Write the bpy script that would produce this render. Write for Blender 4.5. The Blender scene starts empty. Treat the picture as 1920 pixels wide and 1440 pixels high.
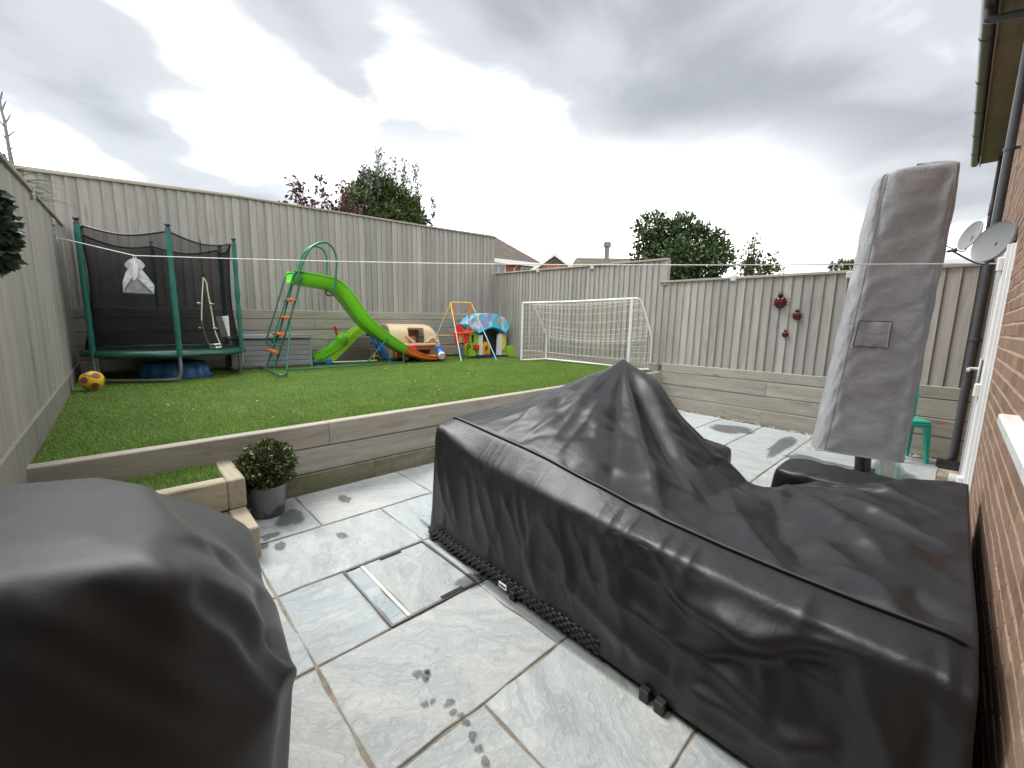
import bpy, bmesh, math, random
import numpy as np
from mathutils import Vector, Matrix, noise as mnoise

# ------------------------------------------------------------------ camera
FPX, PITCH, ROLL, YAW, EYE = 779.445, 0.147805, -0.0211875, 0.8144626, 1.45
scene = bpy.context.scene
COL = scene.collection
_f = np.array([math.cos(YAW)*math.cos(PITCH), math.sin(YAW)*math.cos(PITCH), -math.sin(PITCH)])
_r = np.array([math.sin(YAW), -math.cos(YAW), 0.0])
_d = np.cross(_f, _r)
_r2 = _r*math.cos(ROLL) + _d*math.sin(ROLL)
_d2 = -_r*math.sin(ROLL) + _d*math.cos(ROLL)
cam_data = bpy.data.cameras.new('camera')
cam_data.sensor_width = 36.0
cam_data.lens = FPX/1920*36.0
cam_data.clip_start = 0.02
cam_data.clip_end = 2000.0
cam = bpy.data.objects.new('camera', cam_data)
COL.objects.link(cam)
cam.matrix_world = Matrix(((_r2[0], -_d2[0], -_f[0], 0), (_r2[1], -_d2[1], -_f[1], 0), (_r2[2], -_d2[2], -_f[2], EYE), (0, 0, 0, 1)))
scene.camera = cam

def ray(x, y):
    return _r2*((x-960)/FPX) + _d2*((y-720)/FPX) + _f
def atY(x, y, Y):
    d = ray(x, y); t = Y/d[1]; return Vector((d[0]*t, Y, EYE+d[2]*t))
def atX(x, y, X):
    d = ray(x, y); t = X/d[0]; return Vector((X, d[1]*t, EYE+d[2]*t))
def atZ(x, y, z):
    d = ray(x, y); t = (z-EYE)/d[2]; return Vector((d[0]*t, d[1]*t, z))
def proj(p):
    q = np.array([p[0], p[1], p[2]-EYE]); w = q @ _f
    return 960+FPX*(q @ _r2)/w, 720+FPX*(q @ _d2)/w, w

# ------------------------------------------------------------------ world, sun, exposure
CLOUD_SEED = 29.0
SUN_EL, SUN_AZ = math.radians(58), math.radians(108)     # azimuth measured from +X towards +Y
world = bpy.data.worlds.new('World'); scene.world = world; world.use_nodes = True
wn = world.node_tree; wn.nodes.clear()
def W(t, **k):
    n = wn.nodes.new(t)
    for a, b in k.items(): setattr(n, a, b)
    return n
wl = wn.links.new
out = W('ShaderNodeOutputWorld'); bg = W('ShaderNodeBackground'); wl(bg.outputs[0], out.inputs[0])
sky = W('ShaderNodeTexSky', sky_type='NISHITA'); sky.sun_disc = False
sky.sun_elevation = SUN_EL; sky.sun_rotation = math.pi/2 - SUN_AZ
sky.air_density = 1.0; sky.dust_density = 2.0
tc = W('ShaderNodeTexCoord'); sp = W('ShaderNodeSeparateXYZ'); wl(tc.outputs['Generated'], sp.inputs[0])
def wmath(op, a, b=None, c=None):
    n = W('ShaderNodeMath', operation=op)
    for i, v in enumerate((a, b, c)):
        if v is None: continue
        if isinstance(v, (int, float)): n.inputs[i].default_value = v
        else: wl(v, n.inputs[i])
    return n.outputs[0]
zc = wmath('MAXIMUM', sp.outputs[2], 0.0)
zz = wmath('ADD', zc, 0.16)
cu = wmath('DIVIDE', sp.outputs[0], zz); cv = wmath('DIVIDE', sp.outputs[1], zz)
cb = W('ShaderNodeCombineXYZ'); wl(cu, cb.inputs[0]); wl(cv, cb.inputs[1]); cb.inputs[2].default_value = CLOUD_SEED
def wnoise(scale, detail, rough, dist=0.0):
    n = W('ShaderNodeTexNoise'); n.inputs['Scale'].default_value = scale; n.inputs['Detail'].default_value = detail
    n.inputs['Roughness'].default_value = rough; n.inputs['Distortion'].default_value = dist
    wl(cb.outputs[0], n.inputs['Vector']); return n.outputs[0]
n_big = wnoise(0.62, 3.0, 0.5, 0.3); n_mid = wnoise(2.1, 6.0, 0.52, 0.4)
nn = wmath('ADD', wmath('MULTIPLY', n_big, 0.79), wmath('MULTIPLY', n_mid, 0.21))
ramp = W('ShaderNodeValToRGB'); wl(nn, ramp.inputs[0])
cr = ramp.color_ramp; cr.interpolation = 'EASE'
cr.elements[0].position = 0.42; cr.elements[0].color = (1.7, 1.78, 1.9, 1)
cr.elements[1].position = 0.61; cr.elements[1].color = (19.0, 19.0, 19.0, 1)
e = cr.elements.new(0.50); e.color = (2.6, 2.7, 2.84, 1)
e = cr.elements.new(0.555); e.color = (6.0, 6.1, 6.2, 1)
# towards the horizon one looks through more of the thin lit layer
hz = W('ShaderNodeMapRange'); wl(sp.outputs[2], hz.inputs[0])
hz.inputs[1].default_value = 0.13; hz.inputs[2].default_value = 0.42; hz.inputs[3].default_value = 0.88; hz.inputs[4].default_value = 0.0
hz.interpolation_type = 'SMOOTHSTEP'
# the layer is thinnest and brightest straight across the garden and greyer to either side
gd = W('ShaderNodeVectorMath', operation='DOT_PRODUCT'); wl(tc.outputs['Generated'], gd.inputs[0]); gd.inputs[1].default_value = (math.cos(0.72)*0.97, math.sin(0.72)*0.97, 0.24)
gw = W('ShaderNodeMapRange'); wl(gd.outputs['Value'], gw.inputs[0]); gw.interpolation_type = 'SMOOTHSTEP'
gw.inputs[1].default_value = 0.80; gw.inputs[2].default_value = 0.97; gw.inputs[3].default_value = 0.0; gw.inputs[4].default_value = 1.0
hc = W('ShaderNodeMixRGB'); wl(gw.outputs[0], hc.inputs[0]); hc.inputs[1].default_value = (3.6, 3.7, 3.8, 1); hc.inputs[2].default_value = (15.0, 15.0, 15.0, 1)
hf = wmath('MULTIPLY', hz.outputs[0], wmath('ADD', wmath('MULTIPLY', gw.outputs[0], 0.72), 0.28))
mh = W('ShaderNodeMixRGB'); wl(hf, mh.inputs[0]); wl(ramp.outputs[0], mh.inputs[1]); wl(hc.outputs[0], mh.inputs[2])
mx = W('ShaderNodeMixRGB'); mx.inputs[0].default_value = 0.95
wl(sky.outputs[0], mx.inputs[1]); wl(mh.outputs[0], mx.inputs[2])
wl(mx.outputs[0], bg.inputs[0]); bg.inputs[1].default_value = 0.1

sun_data = bpy.data.lights.new('sun', 'SUN'); sun_data.energy = 1.5; sun_data.angle = math.radians(30); sun_data.color = (1.0, 0.985, 0.955)
sun = bpy.data.objects.new('sun', sun_data); COL.objects.link(sun)
_sd = Vector((math.cos(SUN_EL)*math.cos(SUN_AZ), math.cos(SUN_EL)*math.sin(SUN_AZ), math.sin(SUN_EL)))
sun.rotation_euler = _sd.to_track_quat('Z', 'Y').to_euler()
scene.view_settings.view_transform = 'Standard'; scene.view_settings.look = 'None'
scene.view_settings.exposure = 1.5; scene.view_settings.gamma = 1.0

rnd = random.Random(7); rng = np.random.default_rng(7)

# ------------------------------------------------------------------ mesh helpers
def mesh(name, v, f, mat=None, parent=None, smooth=False, data_only=False):
    me = bpy.data.meshes.new(name)
    me.from_pydata([tuple(map(float, p)) for p in v], [], [tuple(map(int, q)) for q in f])
    if mat: me.materials.append(mat)
    if smooth: me.polygons.foreach_set('use_smooth', [True]*len(me.polygons))
    me.update()
    if data_only: return me
    return link(name, me, parent)
def link(name, me, parent=None):
    o = bpy.data.objects.new(name, me); COL.objects.link(o)
    if parent is not None: o.parent = parent
    return o
def empty(name, loc=(0, 0, 0), rz=0.0):
    o = bpy.data.objects.new(name, None); COL.objects.link(o); o.location = loc; o.rotation_euler = (0, 0, rz)
    o.empty_display_size = 0.05
    return o
def tag(o, label=None, cat=None, group=None, kind=None):
    if label: o['label'] = label
    if cat: o['category'] = cat
    if group: o['group'] = group
    if kind: o['kind'] = kind
    return o
def thing(name, label, cat, loc=(0, 0, 0), rz=0.0, group=None):
    return tag(empty(name, loc, rz), label, cat, group)
class MB:
    """collects geometry for one mesh"""
    def __init__(s): s.v = []; s.f = []
    def add(s, v, f):
        o = len(s.v); s.v += [tuple(p) for p in v]; s.f += [tuple(i+o for i in q) for q in f]; return s
    def box(s, a, b, M=None):
        (x0, y0, z0), (x1, y1, z1) = a, b
        v = [(x0,y0,z0),(x1,y0,z0),(x1,y1,z0),(x0,y1,z0),(x0,y0,z1),(x1,y0,z1),(x1,y1,z1),(x0,y1,z1)]
        if M is not None: v = [tuple(M @ Vector(p)) for p in v]
        return s.add(v, [(0,3,2,1),(4,5,6,7),(0,1,5,4),(1,2,6,5),(2,3,7,6),(3,0,4,7)])
    def cbox(s, a, b, c=0.01, M=None):
        """box with chamfered edges"""
        bm = bmesh.new(); bmesh.ops.create_cube(bm, size=1.0)
        sz = [b[i]-a[i] for i in range(3)]; ce = [(a[i]+b[i])/2 for i in range(3)]
        for p in bm.verts: p.co = Vector([p.co[i]*sz[i]+ce[i] for i in range(3)])
        bmesh.ops.bevel(bm, geom=list(bm.edges), offset=min(c, min(sz)*0.45), segments=1, profile=0.5, affect='EDGES')
        bm.verts.index_update()
        v = [tuple(M @ p.co) if M is not None else tuple(p.co) for p in bm.verts]; f = [[q.index for q in fc.verts] for fc in bm.faces]
        bm.free(); return s.add(v, f)
    def tube(s, pts, r, n=8, closed=False, cap=True):
        v, f = tube_geo(pts, r, n, closed, cap); return s.add(v, f)
    def lathe(s, prof, n=16, c=(0, 0, 0), M=None):
        v = []; f = []; k = len(prof)
        for i in range(n):
            a = 2*math.pi*i/n
            for (r, z) in prof: v.append((c[0]+r*math.cos(a), c[1]+r*math.sin(a), c[2]+z))
        for i in range(n):
            for j in range(k-1):
                a, b = i*k+j, ((i+1) % n)*k+j; f.append((a, b, b+1, a+1))
        if prof[0][0] > 1e-4: f.append(tuple(i*k for i in reversed(range(n))))
        if prof[-1][0] > 1e-4: f.append(tuple(i*k+k-1 for i in range(n)))
        if M is not None: v = [tuple(M @ Vector(p)) for p in v]
        return s.add(v, f)
    def prism(s, poly, axis, a, b):
        """polygon (2D) extruded along axis 'x','y' or 'z' between a and b"""
        k = len(poly)
        mk = {'x': lambda p, t: (t, p[0], p[1]), 'y': lambda p, t: (p[0], t, p[1]), 'z': lambda p, t: (p[0], p[1], t)}[axis]
        v = [mk(p, a) for p in poly]+[mk(p, b) for p in poly]
        f = [tuple(range(k))[::-1], tuple(range(k, 2*k))]+[(i, (i+1) % k, (i+1) % k+k, i+k) for i in range(k)]
        return s.add(v, f)
    def build(s, name, mat, parent=None, smooth=False):
        o = mesh(name, s.v, s.f, mat, parent, smooth)
        bm = bmesh.new(); bm.from_mesh(o.data); bmesh.ops.recalc_face_normals(bm, faces=bm.faces); bm.to_mesh(o.data); bm.free()
        if smooth: autosmooth(o)
        return o
def autosmooth(o, ang=40):
    o.data.polygons.foreach_set('use_smooth', [True]*len(o.data.polygons))
    me = o.data; bm = bmesh.new(); bm.from_mesh(me); lim = math.radians(ang)
    for e_ in bm.edges:
        if len(e_.link_faces) == 2 and e_.calc_face_angle(0) > lim: e_.smooth = False
    bm.to_mesh(me); bm.free()
def tube_geo(pts, r, n=8, closed=False, cap=True):
    P = [Vector(p) for p in pts]; m = len(P); rs = r if isinstance(r, (list, tuple)) else [r]*m
    T = []
    for i in range(m):
        if closed: t = P[(i+1) % m]-P[i-1]
        else: t = P[min(i+1, m-1)]-P[max(i-1, 0)]
        T.append(t.normalized() if t.length > 1e-9 else Vector((0, 0, 1)))
    up = Vector((0, 0, 1)) if abs(T[0].z) < 0.9 else Vector((1, 0, 0))
    nrm = (up - T[0]*up.dot(T[0])).normalized(); v = []; f = []
    for i in range(m):
        nrm = (nrm - T[i]*nrm.dot(T[i])); nrm = nrm.normalized() if nrm.length > 1e-6 else T[i].orthogonal().normalized()
        b = T[i].cross(nrm)
        for k in range(n):
            a = 2*math.pi*k/n; v.append(tuple(P[i]+(nrm*math.cos(a)+b*math.sin(a))*rs[i]))
    for i in range(m if closed else m-1):
        j = (i+1) % m
        for k in range(n): f.append((i*n+k, i*n+(k+1) % n, j*n+(k+1) % n, j*n+k))
    if cap and not closed:
        f.append(tuple(range(n))[::-1]); f.append(tuple((m-1)*n+k for k in range(n)))
    return v, f
def tube(name, pts, r, mat, parent=None, n=8, closed=False):
    return MB().tube(pts, r, n, closed).build(name, mat, parent, True)
def smooth_path(pts, k=6, closed=False):
    P = [Vector(p) for p in pts]; m = len(P); o = []
    for i in range(m if closed else m-1):
        g = (lambda q: P[q % m]) if closed else (lambda q: P[max(0, min(m-1, q))])
        a, b, c, d = g(i-1), g(i), g(i+1), g(i+2)
        for t in range(k):
            u = t/k; o.append(0.5*((2*b)+(c-a)*u+(2*a-5*b+4*c-d)*u*u+(3*b-a-3*c+d)*u**3))
    if not closed: o.append(P[-1])
    return o
def grid_faces(n, m, closed_u=False):
    return [(i*m+j, ((i+1) % n)*m+j, ((i+1) % n)*m+j+1, i*m+j+1) for i in range(n if closed_u else n-1) for j in range(m-1)]

# ------------------------------------------------------------------ material helpers
class NT:
    def __init__(s, name):
        s.m = bpy.data.materials.new(name); s.m.use_nodes = True; s.t = s.m.node_tree
        s.b = s.t.nodes['Principled BSDF']; s.o = s.t.nodes['Material Output']
    def n(s, ty, ins=None, **k):
        q = s.t.nodes.new(ty)
        for a, b in k.items(): setattr(q, a, b)
        for a, b in (ins or {}).items(): s.set(q.inputs[a], b)
        return q
    def set(s, sock, v):
        if hasattr(v, 'is_output') or isinstance(v, bpy.types.NodeSocket): s.t.links.new(v, sock)
        else:
            if isinstance(v, (tuple, list)) and sock.type == 'RGBA' and len(v) == 3: v = (*v, 1)
            sock.default_value = v
    def P(s, **k):
        for a, b in k.items(): s.set(s.b.inputs[a.replace('_', ' ')], b)
        return s
    def coord(s, kind='Object', scale=(1, 1, 1), vary=True):
        c = s.n('ShaderNodeTexCoord').outputs[kind] if kind != 'Position' else s.n('ShaderNodeNewGeometry').outputs['Position']
        if vary:
            oi = s.n('ShaderNodeObjectInfo')
            r = s.n('ShaderNodeMath', {0: oi.outputs['Random'], 1: 61.7}, operation='MULTIPLY').outputs[0]
            c = s.n('ShaderNodeVectorMath', {0: c, 1: r}, operation='ADD').outputs[0]
        if tuple(scale) != (1, 1, 1): c = s.n('ShaderNodeVectorMath', {0: c, 1: tuple(scale)}, operation='MULTIPLY').outputs[0]
        return c
    def noise(s, vec, scale, detail=4.0, rough=0.55, dist=0.0):
        return s.n('ShaderNodeTexNoise', {'Vector': vec, 'Scale': scale, 'Detail': detail, 'Roughness': rough, 'Distortion': dist}).outputs[0]
    def ramp(s, fac, stops, interp='LINEAR'):
        r = s.n('ShaderNodeValToRGB', {0: fac}); c = r.color_ramp; c.interpolation = interp
        while len(c.elements) < len(stops): c.elements.new(0.5)
        for e_, (p, q) in zip(c.elements, stops): e_.position = p; e_.color = (*q, 1) if not isinstance(q, float) else (q, q, q, 1)
        return r.outputs[0]
    def mix(s, fac, a, b, mode='MIX'): return s.n('ShaderNodeMixRGB', {0: fac, 1: a, 2: b}, blend_type=mode).outputs[0]
    def math(s, op, a, b=0.0, c=0.0):
        q = s.n('ShaderNodeMath', operation=op)
        for i, v in enumerate((a, b, c)): s.set(q.inputs[i], v)
        return q.outputs[0]
    def rand(s): return s.n('ShaderNodeObjectInfo').outputs['Random']
    def bump(s, h, strength=0.3, dist=0.01):
        q = s.n('ShaderNodeBump', {'Height': h, 'Strength': strength, 'Distance': dist}); s.set(s.b.inputs['Normal'], q.outputs[0]); return s
def sc(c, k): return tuple(min(1.0, x*k) for x in c)
def plain(name, col, rough=0.5, metal=0.0, var=0.12, scale=6.0, bump=0.05, bscale=60.0, vary=True, spec=0.5, bdist=0.004):
    t = NT(name); c = t.coord('Object', vary=vary)
    n1 = t.noise(c, scale, 5.0, 0.6); n2 = t.noise(c, bscale, 3.0, 0.6)
    t.P(Base_Color=t.ramp(n1, [(0.25, sc(col, 1-var)), (0.75, sc(col, 1+var))]), Metallic=metal)
    t.P(Roughness=t.math('ADD', t.math('MULTIPLY', n1, 0.2), rough-0.1))
    t.b.inputs['Specular IOR Level'].default_value = spec
    if bump: t.bump(n2, bump, bdist)
    return t.m
def wood(name, cols, axis, rough=0.75, knots=0.55, grain=1.0, moss=None):
    """weathered timber; axis = grain direction in object space"""
    t = NT(name); ax = 'xyz'.index(axis); s = [14.0]*3; s[ax] = 0.9
    c0 = t.coord('Object'); c = t.n('ShaderNodeVectorMath', {0: c0, 1: tuple(s)}, operation='MULTIPLY').outputs[0]
    s2 = [3.2]*3; s2[ax] = 1.1
    ck = t.n('ShaderNodeVectorMath', {0: c0, 1: tuple(s2)}, operation='MULTIPLY').outputs[0]
    ws = t.noise(ck, 1.0, 3.0, 0.6)
    cw = t.n('ShaderNodeVectorMath', {0: c, 1: t.math('MULTIPLY', ws, 2.2)}, operation='ADD').outputs[0]
    g = t.noise(cw, 1.6*grain, 7.0, 0.65, 0.25); blot = t.noise(c0, 2.3, 4.0, 0.6)
    col = t.ramp(g, [(0.28, cols[0]), (0.5, cols[1]), (0.72, cols[2])])
    col = t.mix(t.math('MULTIPLY', blot, 0.55), col, sc(cols[1], 0.72), 'MIX')
    rv = t.ramp(t.rand(), [(0.0, (0.80, 0.79, 0.78)), (0.3, (1.0, 1.0, 0.97)), (0.55, (0.90, 0.88, 0.85)), (0.8, (1.02, 0.97, 0.93)), (1.0, (1.12, 1.12, 1.10))])
    col = t.mix(1.0, col, rv, 'MULTIPLY')
    vk = t.n('ShaderNodeTexVoronoi', {'Vector': ck, 'Scale': 1.25, 'Randomness': 1.0}); kd = vk.outputs['Distance']
    kn = t.ramp(kd, [(0.05, 1.0), (0.13, 0.0)])
    col = t.mix(t.math('MULTIPLY', kn, knots), col, sc(cols[0], 0.55))
    if moss:
        mm = t.noise(c0, 4.5, 6.0, 0.65, 0.4); col = t.mix(t.ramp(mm, [(0.4, 0.0), (0.62, 0.85)]), col, moss)
    t.P(Base_Color=col, Roughness=t.math('ADD', t.math('MULTIPLY', g, 0.2), rough-0.1))
    t.b.inputs['Specular IOR Level'].default_value = 0.3
    t.bump(t.math('ADD', g, t.math('MULTIPLY', kn, 0.3)), 0.35, 0.006); return t.m

M = {}
M['fence'] = wood('fence_timber', [(0.288, 0.276, 0.257), (0.41, 0.397, 0.375), (0.495, 0.482, 0.462)], 'z', knots=0.5)
M['fence_cool'] = wood('fence_timber_stained', [(0.235, 0.225, 0.205), (0.335, 0.322, 0.298), (0.41, 0.395, 0.37)], 'z', knots=0.5)
M['cap'] = wood('capping_timber', [(0.30, 0.27, 0.225), (0.40, 0.37, 0.32), (0.48, 0.45, 0.4)], 'x', knots=0.2)
M['sleeper'] = wood('sleeper_timber', [(0.24, 0.225, 0.19), (0.375, 0.355, 0.312), (0.475, 0.455, 0.41)], 'x', knots=0.6, grain=0.8)
M['sleeper_damp'] = wood('sleeper_timber_algae', [(0.15, 0.14, 0.10), (0.26, 0.25, 0.19), (0.34, 0.33, 0.26)], 'x', knots=0.6, grain=0.8, moss=(0.13, 0.14, 0.07))
M['sleeper_top'] = wood('sleeper_cut_timber', [(0.32, 0.27, 0.19), (0.47, 0.41, 0.31), (0.56, 0.50, 0.41)], 'x', knots=0.5)

# ================================================================== SETTING
XL, YB, YW, YH = -0.5, 8.9, 3.567, -0.2          # left fence, back fence, retaining face, house wall
def XR(y): return 7.09+0.1*(y-3.35)               # right fence runs slightly out of square
def zt(x, y):                                      # top of the raised lawn
    u = (x+0.5)/7.6; v = (y-3.6)/5.2
    return (0.552*(1-u)+0.618*u)*(1-v)+(0.565*(1-u)+0.556*u)*v

# ---- ground
t = NT('ground_grass'); c = t.coord('Position', vary=False)
n1 = t.noise(c, 0.4, 6, 0.6); t.P(Base_Color=t.ramp(n1, [(0.3, (0.05, 0.07, 0.025)), (0.7, (0.09, 0.11, 0.04))]), Roughness=0.95); M['ground'] = t.m
tag(mesh('ground', [(-400, -400, -0.14), (400, -400, -0.14), (400, 400, -0.14), (-400, 400, -0.14)], [(0, 1, 2, 3)], M['ground']), kind='structure')

# ---- patio
t = NT('patio_mortar'); c = t.coord('Position', vary=False)
n1 = t.noise(c, 5.0, 6, 0.65); n2 = t.noise(c, 70.0, 4, 0.7)
col = t.ramp(n1, [(0.3, (0.10, 0.09, 0.075)), (0.5, (0.24, 0.20, 0.15)), (0.66, (0.46, 0.39, 0.29))])
t.P(Base_Color=t.mix(t.math('MULTIPLY', n2, 0.5), col, (0.12, 0.10, 0.08)), Roughness=0.9); t.bump(n2, 0.6, 0.006); M['mortar'] = t.m

WET = [ # wet marks on the flags: x, y, rx, ry
    (0.80, 3.16, 0.10, 0.14), (0.62, 2.98, 0.06, 0.05), (0.55, 2.86, 0.05, 0.04), (0.64, 2.80, 0.035, 0.05), (0.98, 2.68, 0.035, 0.05),
    (1.22, 3.25, 0.04, 0.10), (1.32, 1.70, 0.10, 0.06), (1.42, 1.30, 0.07, 0.9), (1.46, 2.0, 0.06, 0.5),
    (0.78, 1.36, 0.022, 0.024), (0.805, 1.33, 0.02, 0.022), (0.79, 1.31, 0.014, 0.014), (0.815, 1.345, 0.013, 0.015), (0.73, 1.22, 0.016, 0.015), (0.755, 1.21, 0.013, 0.012),
    (0.80, 1.16, 0.02, 0.018), (0.79, 1.12, 0.016, 0.014), (0.805, 1.09, 0.014, 0.012), (0.80, 1.055, 0.015, 0.017), (0.785, 1.00, 0.017, 0.022), (0.775, 0.95, 0.016, 0.016), (0.765, 0.90, 0.018, 0.02), (0.755, 0.86, 0.02, 0.02), (0.74, 0.80, 0.02, 0.02),
    (6.25, 2.05, 0.22, 0.27), (5.9, 1.32, 0.62, 0.10), (5.5, 0.9, 0.13, 0.30), (5.3, 0.30, 0.8, 0.18)]
t = NT('riven_sandstone'); oc = t.coord('Object')
oi = t.n('ShaderNodeObjectInfo')
rot = t.n('ShaderNodeVectorRotate', {'Vector': oc, 'Angle': t.math('MULTIPLY', oi.outputs['Random'], 2.4)}, rotation_type='Z_AXIS').outputs[0]
st = t.n('ShaderNodeVectorMath', {0: rot, 1: (1.1, 5.2, 1.0)}, operation='MULTIPLY').outputs[0]
wv = t.noise(rot, 2.2, 4, 0.6)
stw = t.n('ShaderNodeVectorMath', {0: st, 1: t.math('MULTIPLY', wv, 2.6)}, operation='ADD').outputs[0]
g = t.noise(stw, 1.6, 9, 0.62, 0.6); fine = t.noise(stw, 7.0, 9, 0.74, 0.8); big = t.noise(oc, 1.3, 3, 0.5)
base = t.ramp(g, [(0.28, (0.27, 0.295, 0.305)), (0.46, (0.35, 0.373, 0.377)), (0.60, (0.415, 0.43, 0.427)), (0.78, (0.50, 0.508, 0.495))])
tint = t.ramp(oi.outputs['Random'], [(0.0, (0.91, 0.99, 1.04)), (0.3, (1.02, 1.02, 1.0)), (0.6, (0.86, 0.92, 0.96)), (1.0, (1.04, 1.05, 1.03))])
base = t.mix(1.0, base, tint, 'MULTIPLY')
base = t.mix(t.ramp(big, [(0.45, 0.0), (0.75, 0.35)]), base, (0.36, 0.33, 0.24))
vein = t.ramp(fine, [(0.50, 0.0), (0.56, 1.0), (0.60, 0.0)]); base = t.mix(t.math('MULTIPLY', vein, 0.28), base, (0.66, 0.66, 0.64)); dkv = t.ramp(fine, [(0.30, 1.0), (0.40, 0.0)]); base = t.mix(t.math('MULTIPLY', dkv, 0.35), base, (0.22, 0.235, 0.24))
t.P(Base_Color=base, Roughness=t.math('ADD', t.math('MULTIPLY', fine, 0.25), 0.42))
t.bump(t.math('ADD', t.math('MULTIPLY', g, 1.0), t.math('MULTIPLY', fine, 0.5)), 0.8, 0.014); M['slab'] = t.m

patio = mesh('patio', [(XL, -0.25, -0.008), (7.2, -0.25, -0.008), (7.2, YW+0.02, -0.008), (XL, YW+0.02, -0.008)], [(0, 1, 2, 3)], M['mortar'])
tag(patio, kind='structure')
def slab(x0, y0, x1, y1, parent=patio, mat=None, name='slab', g=0.0052, z=0.0, jit=0.0035):
    x0 += g; y0 += g; x1 -= g; y1 -= g; cx, cy = (x0+x1)/2, (y0+y1)/2; out = []
    def edge(ax, ay, bx, by):
        L = math.hypot(bx-ax, by-ay); k = max(2, int(L/0.11))
        for i in range(k):
            u = i/k; j = 0 if i == 0 else rnd.gauss(0, jit)
            nx, ny = (by-ay)/L, -(bx-ax)/L
            out.append((ax+(bx-ax)*u+nx*j-cx, ay+(by-ay)*u+ny*j-cy))
    edge(x0, y0, x1, y0); edge(x1, y0, x1, y1); edge(x1, y1, x0, y1); edge(x0, y1, x0, y0)
    k = len(out); c = 0.004
    ins = [(x*(1-c/abs(x1-cx)), y*(1-c/abs(y1-cy))) for x, y in out]
    v = [(x, y, -0.02) for x, y in out]+[(x, y, -0.0035) for x, y in out]+[(x, y, 0.0) for x, y in ins]
    f = [(i, (i+1) % k, (i+1) % k+k, i+k) for i in range(k)]+[(i+k, (i+1) % k+k, (i+1) % k+2*k, i+2*k) for i in range(k)]+[tuple(range(2*k, 3*k))]
    o = mesh(name, v, f, mat or M['slab'], parent); o.location = (cx, cy, z+rnd.uniform(-0.002, 0.002)); return o
rows = [(2.91, 3.545, [0.03, 0.93, 1.835, 2.735, 3.30]), (2.275, 2.905, [-0.42, 0.485, 1.365, 2.265, 3.165, 3.30]), (1.675, 2.27, [-0.42, 0.485, 0.825, -1, 1.355, 2.255, 3.155, 3.30]),
        (1.078, 1.67, [-0.42, 0.485, 1.345, 2.245, 3.145, 3.30]), (0.478, 1.073, [0.0, 0.9, 1.8, 2.7, 3.30]), (-0.12, 0.473, [-0.4, 0.3, 1.2, 2.1, 3.0, 3.30])]
for (a, b, xs) in rows:
    i = 0
    xs2 = [x for x in xs if x != -1]
    for x0, x1 in zip(xs2, xs2[1:]):
        if abs(x0-0.825) < 1e-6 and a > 1.6 and a < 1.7: continue       # inspection cover here
        slab(x0, a, x1, b)
slab(XL+0.01, 2.91, 0.03, 3.545); slab(0.485, 1.675, 0.825, 2.27)
for (a, b, xs) in [(3.03, 3.545, [3.30, 3.9, 4.8, 5.4, 6.3, 7.02]), (2.42, 3.025, [3.30, 4.2, 5.1, 6.0, 6.93]), (1.81, 2.415, [3.30, 3.7, 4.6, 5.5, 6.1, 6.86]),
                   (1.175, 1.805, [3.30, 4.2, 4.8, 5.7, 6.6, 6.82]), (0.575, 1.17, [3.30, 3.6, 4.5, 5.4, 6.0, 6.74]), (-0.03, 0.57, [3.30, 4.1, 5.0, 5.6, 6.5, 6.70])]:
    for x0, x1 in zip(xs, xs[1:]): slab(x0, a, x1, b)

# ---- water lying on the flags
t = NT('water_film'); tr = t.n('ShaderNodeBsdfTransparent', {0: (0.87, 0.87, 0.865, 1)}); gl_ = t.n('ShaderNodeBsdfGlossy', {0: (0.9, 0.9, 0.9, 1), 1: 0.12})
fz = t.n('ShaderNodeFresnel', {0: 1.33}); mxs = t.n('ShaderNodeMixShader', {0: fz.outputs[0], 1: tr.outputs[0], 2: gl_.outputs[0]})
t.t.links.new(mxs.outputs[0], t.o.inputs[0]); M['water'] = t.m
m = MB()
for k, (x, y, rx_, ry_) in enumerate(WET):
    n = 26 if max(rx_, ry_) > 0.03 else 14; ring = []; ph = rnd.uniform(0, 9)
    for i in range(n):
        a = 2*math.pi*i/n; w_ = 1+0.55*mnoise.noise((math.cos(a)*1.3+ph, math.sin(a)*1.3, ph*3.1))+0.16*mnoise.noise((math.cos(a)*4+ph, math.sin(a)*4, ph))
        ring.append((rx_*w_*math.cos(a), ry_*w_*math.sin(a)))
    for s_, z_ in ((1.06, 0.0040), (0.97, 0.0048), (0.86, 0.0056)): m.add([(x+p*s_, y+q*s_, z_) for p, q in ring], [tuple(range(n))])
tag(mesh('puddle', m.v, m.f, M['water']), 'dark wet marks and puddles lying on the paving', 'water', kind='stuff')

M['steel'] = plain('weathered_steel', (0.22, 0.22, 0.23), 0.45, 0.8)
M['black'] = plain('black_plastic', (0.018, 0.018, 0.02), 0.45, bump=0.05)
M['line_white'] = plain('pale_filler', (0.62, 0.60, 0.55), 0.7)
ic = thing('inspection_cover', 'stone-filled inspection cover set in the patio beside the black sofa cover', 'manhole cover', (1.09, 1.9725, 0))
m = MB()
for a, b in (((-0.262, -0.296, -0.006), (0.262, -0.288, 0.003)), ((-0.262, 0.288, -0.006), (0.262, 0.296, 0.003)), ((-0.262, -0.288, -0.006), (-0.254, 0.288, 0.003)), ((0.254, -0.288, -0.006), (0.262, 0.288, 0.003))): m.box(a, b)
m.build('frame', M['steel'], ic)
o = slab(-0.15, -0.284, 0.25, 0.284, ic, name='stone_inlay', g=0.003); o = slab(-0.25, -0.284, -0.168, 0.284, ic, name='stone_inlay', g=0.003)
MB().box((-0.168, -0.28, -0.006), (-0.15, 0.28, 0.0008)).build('filler_line', M['line_white'], ic)
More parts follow.
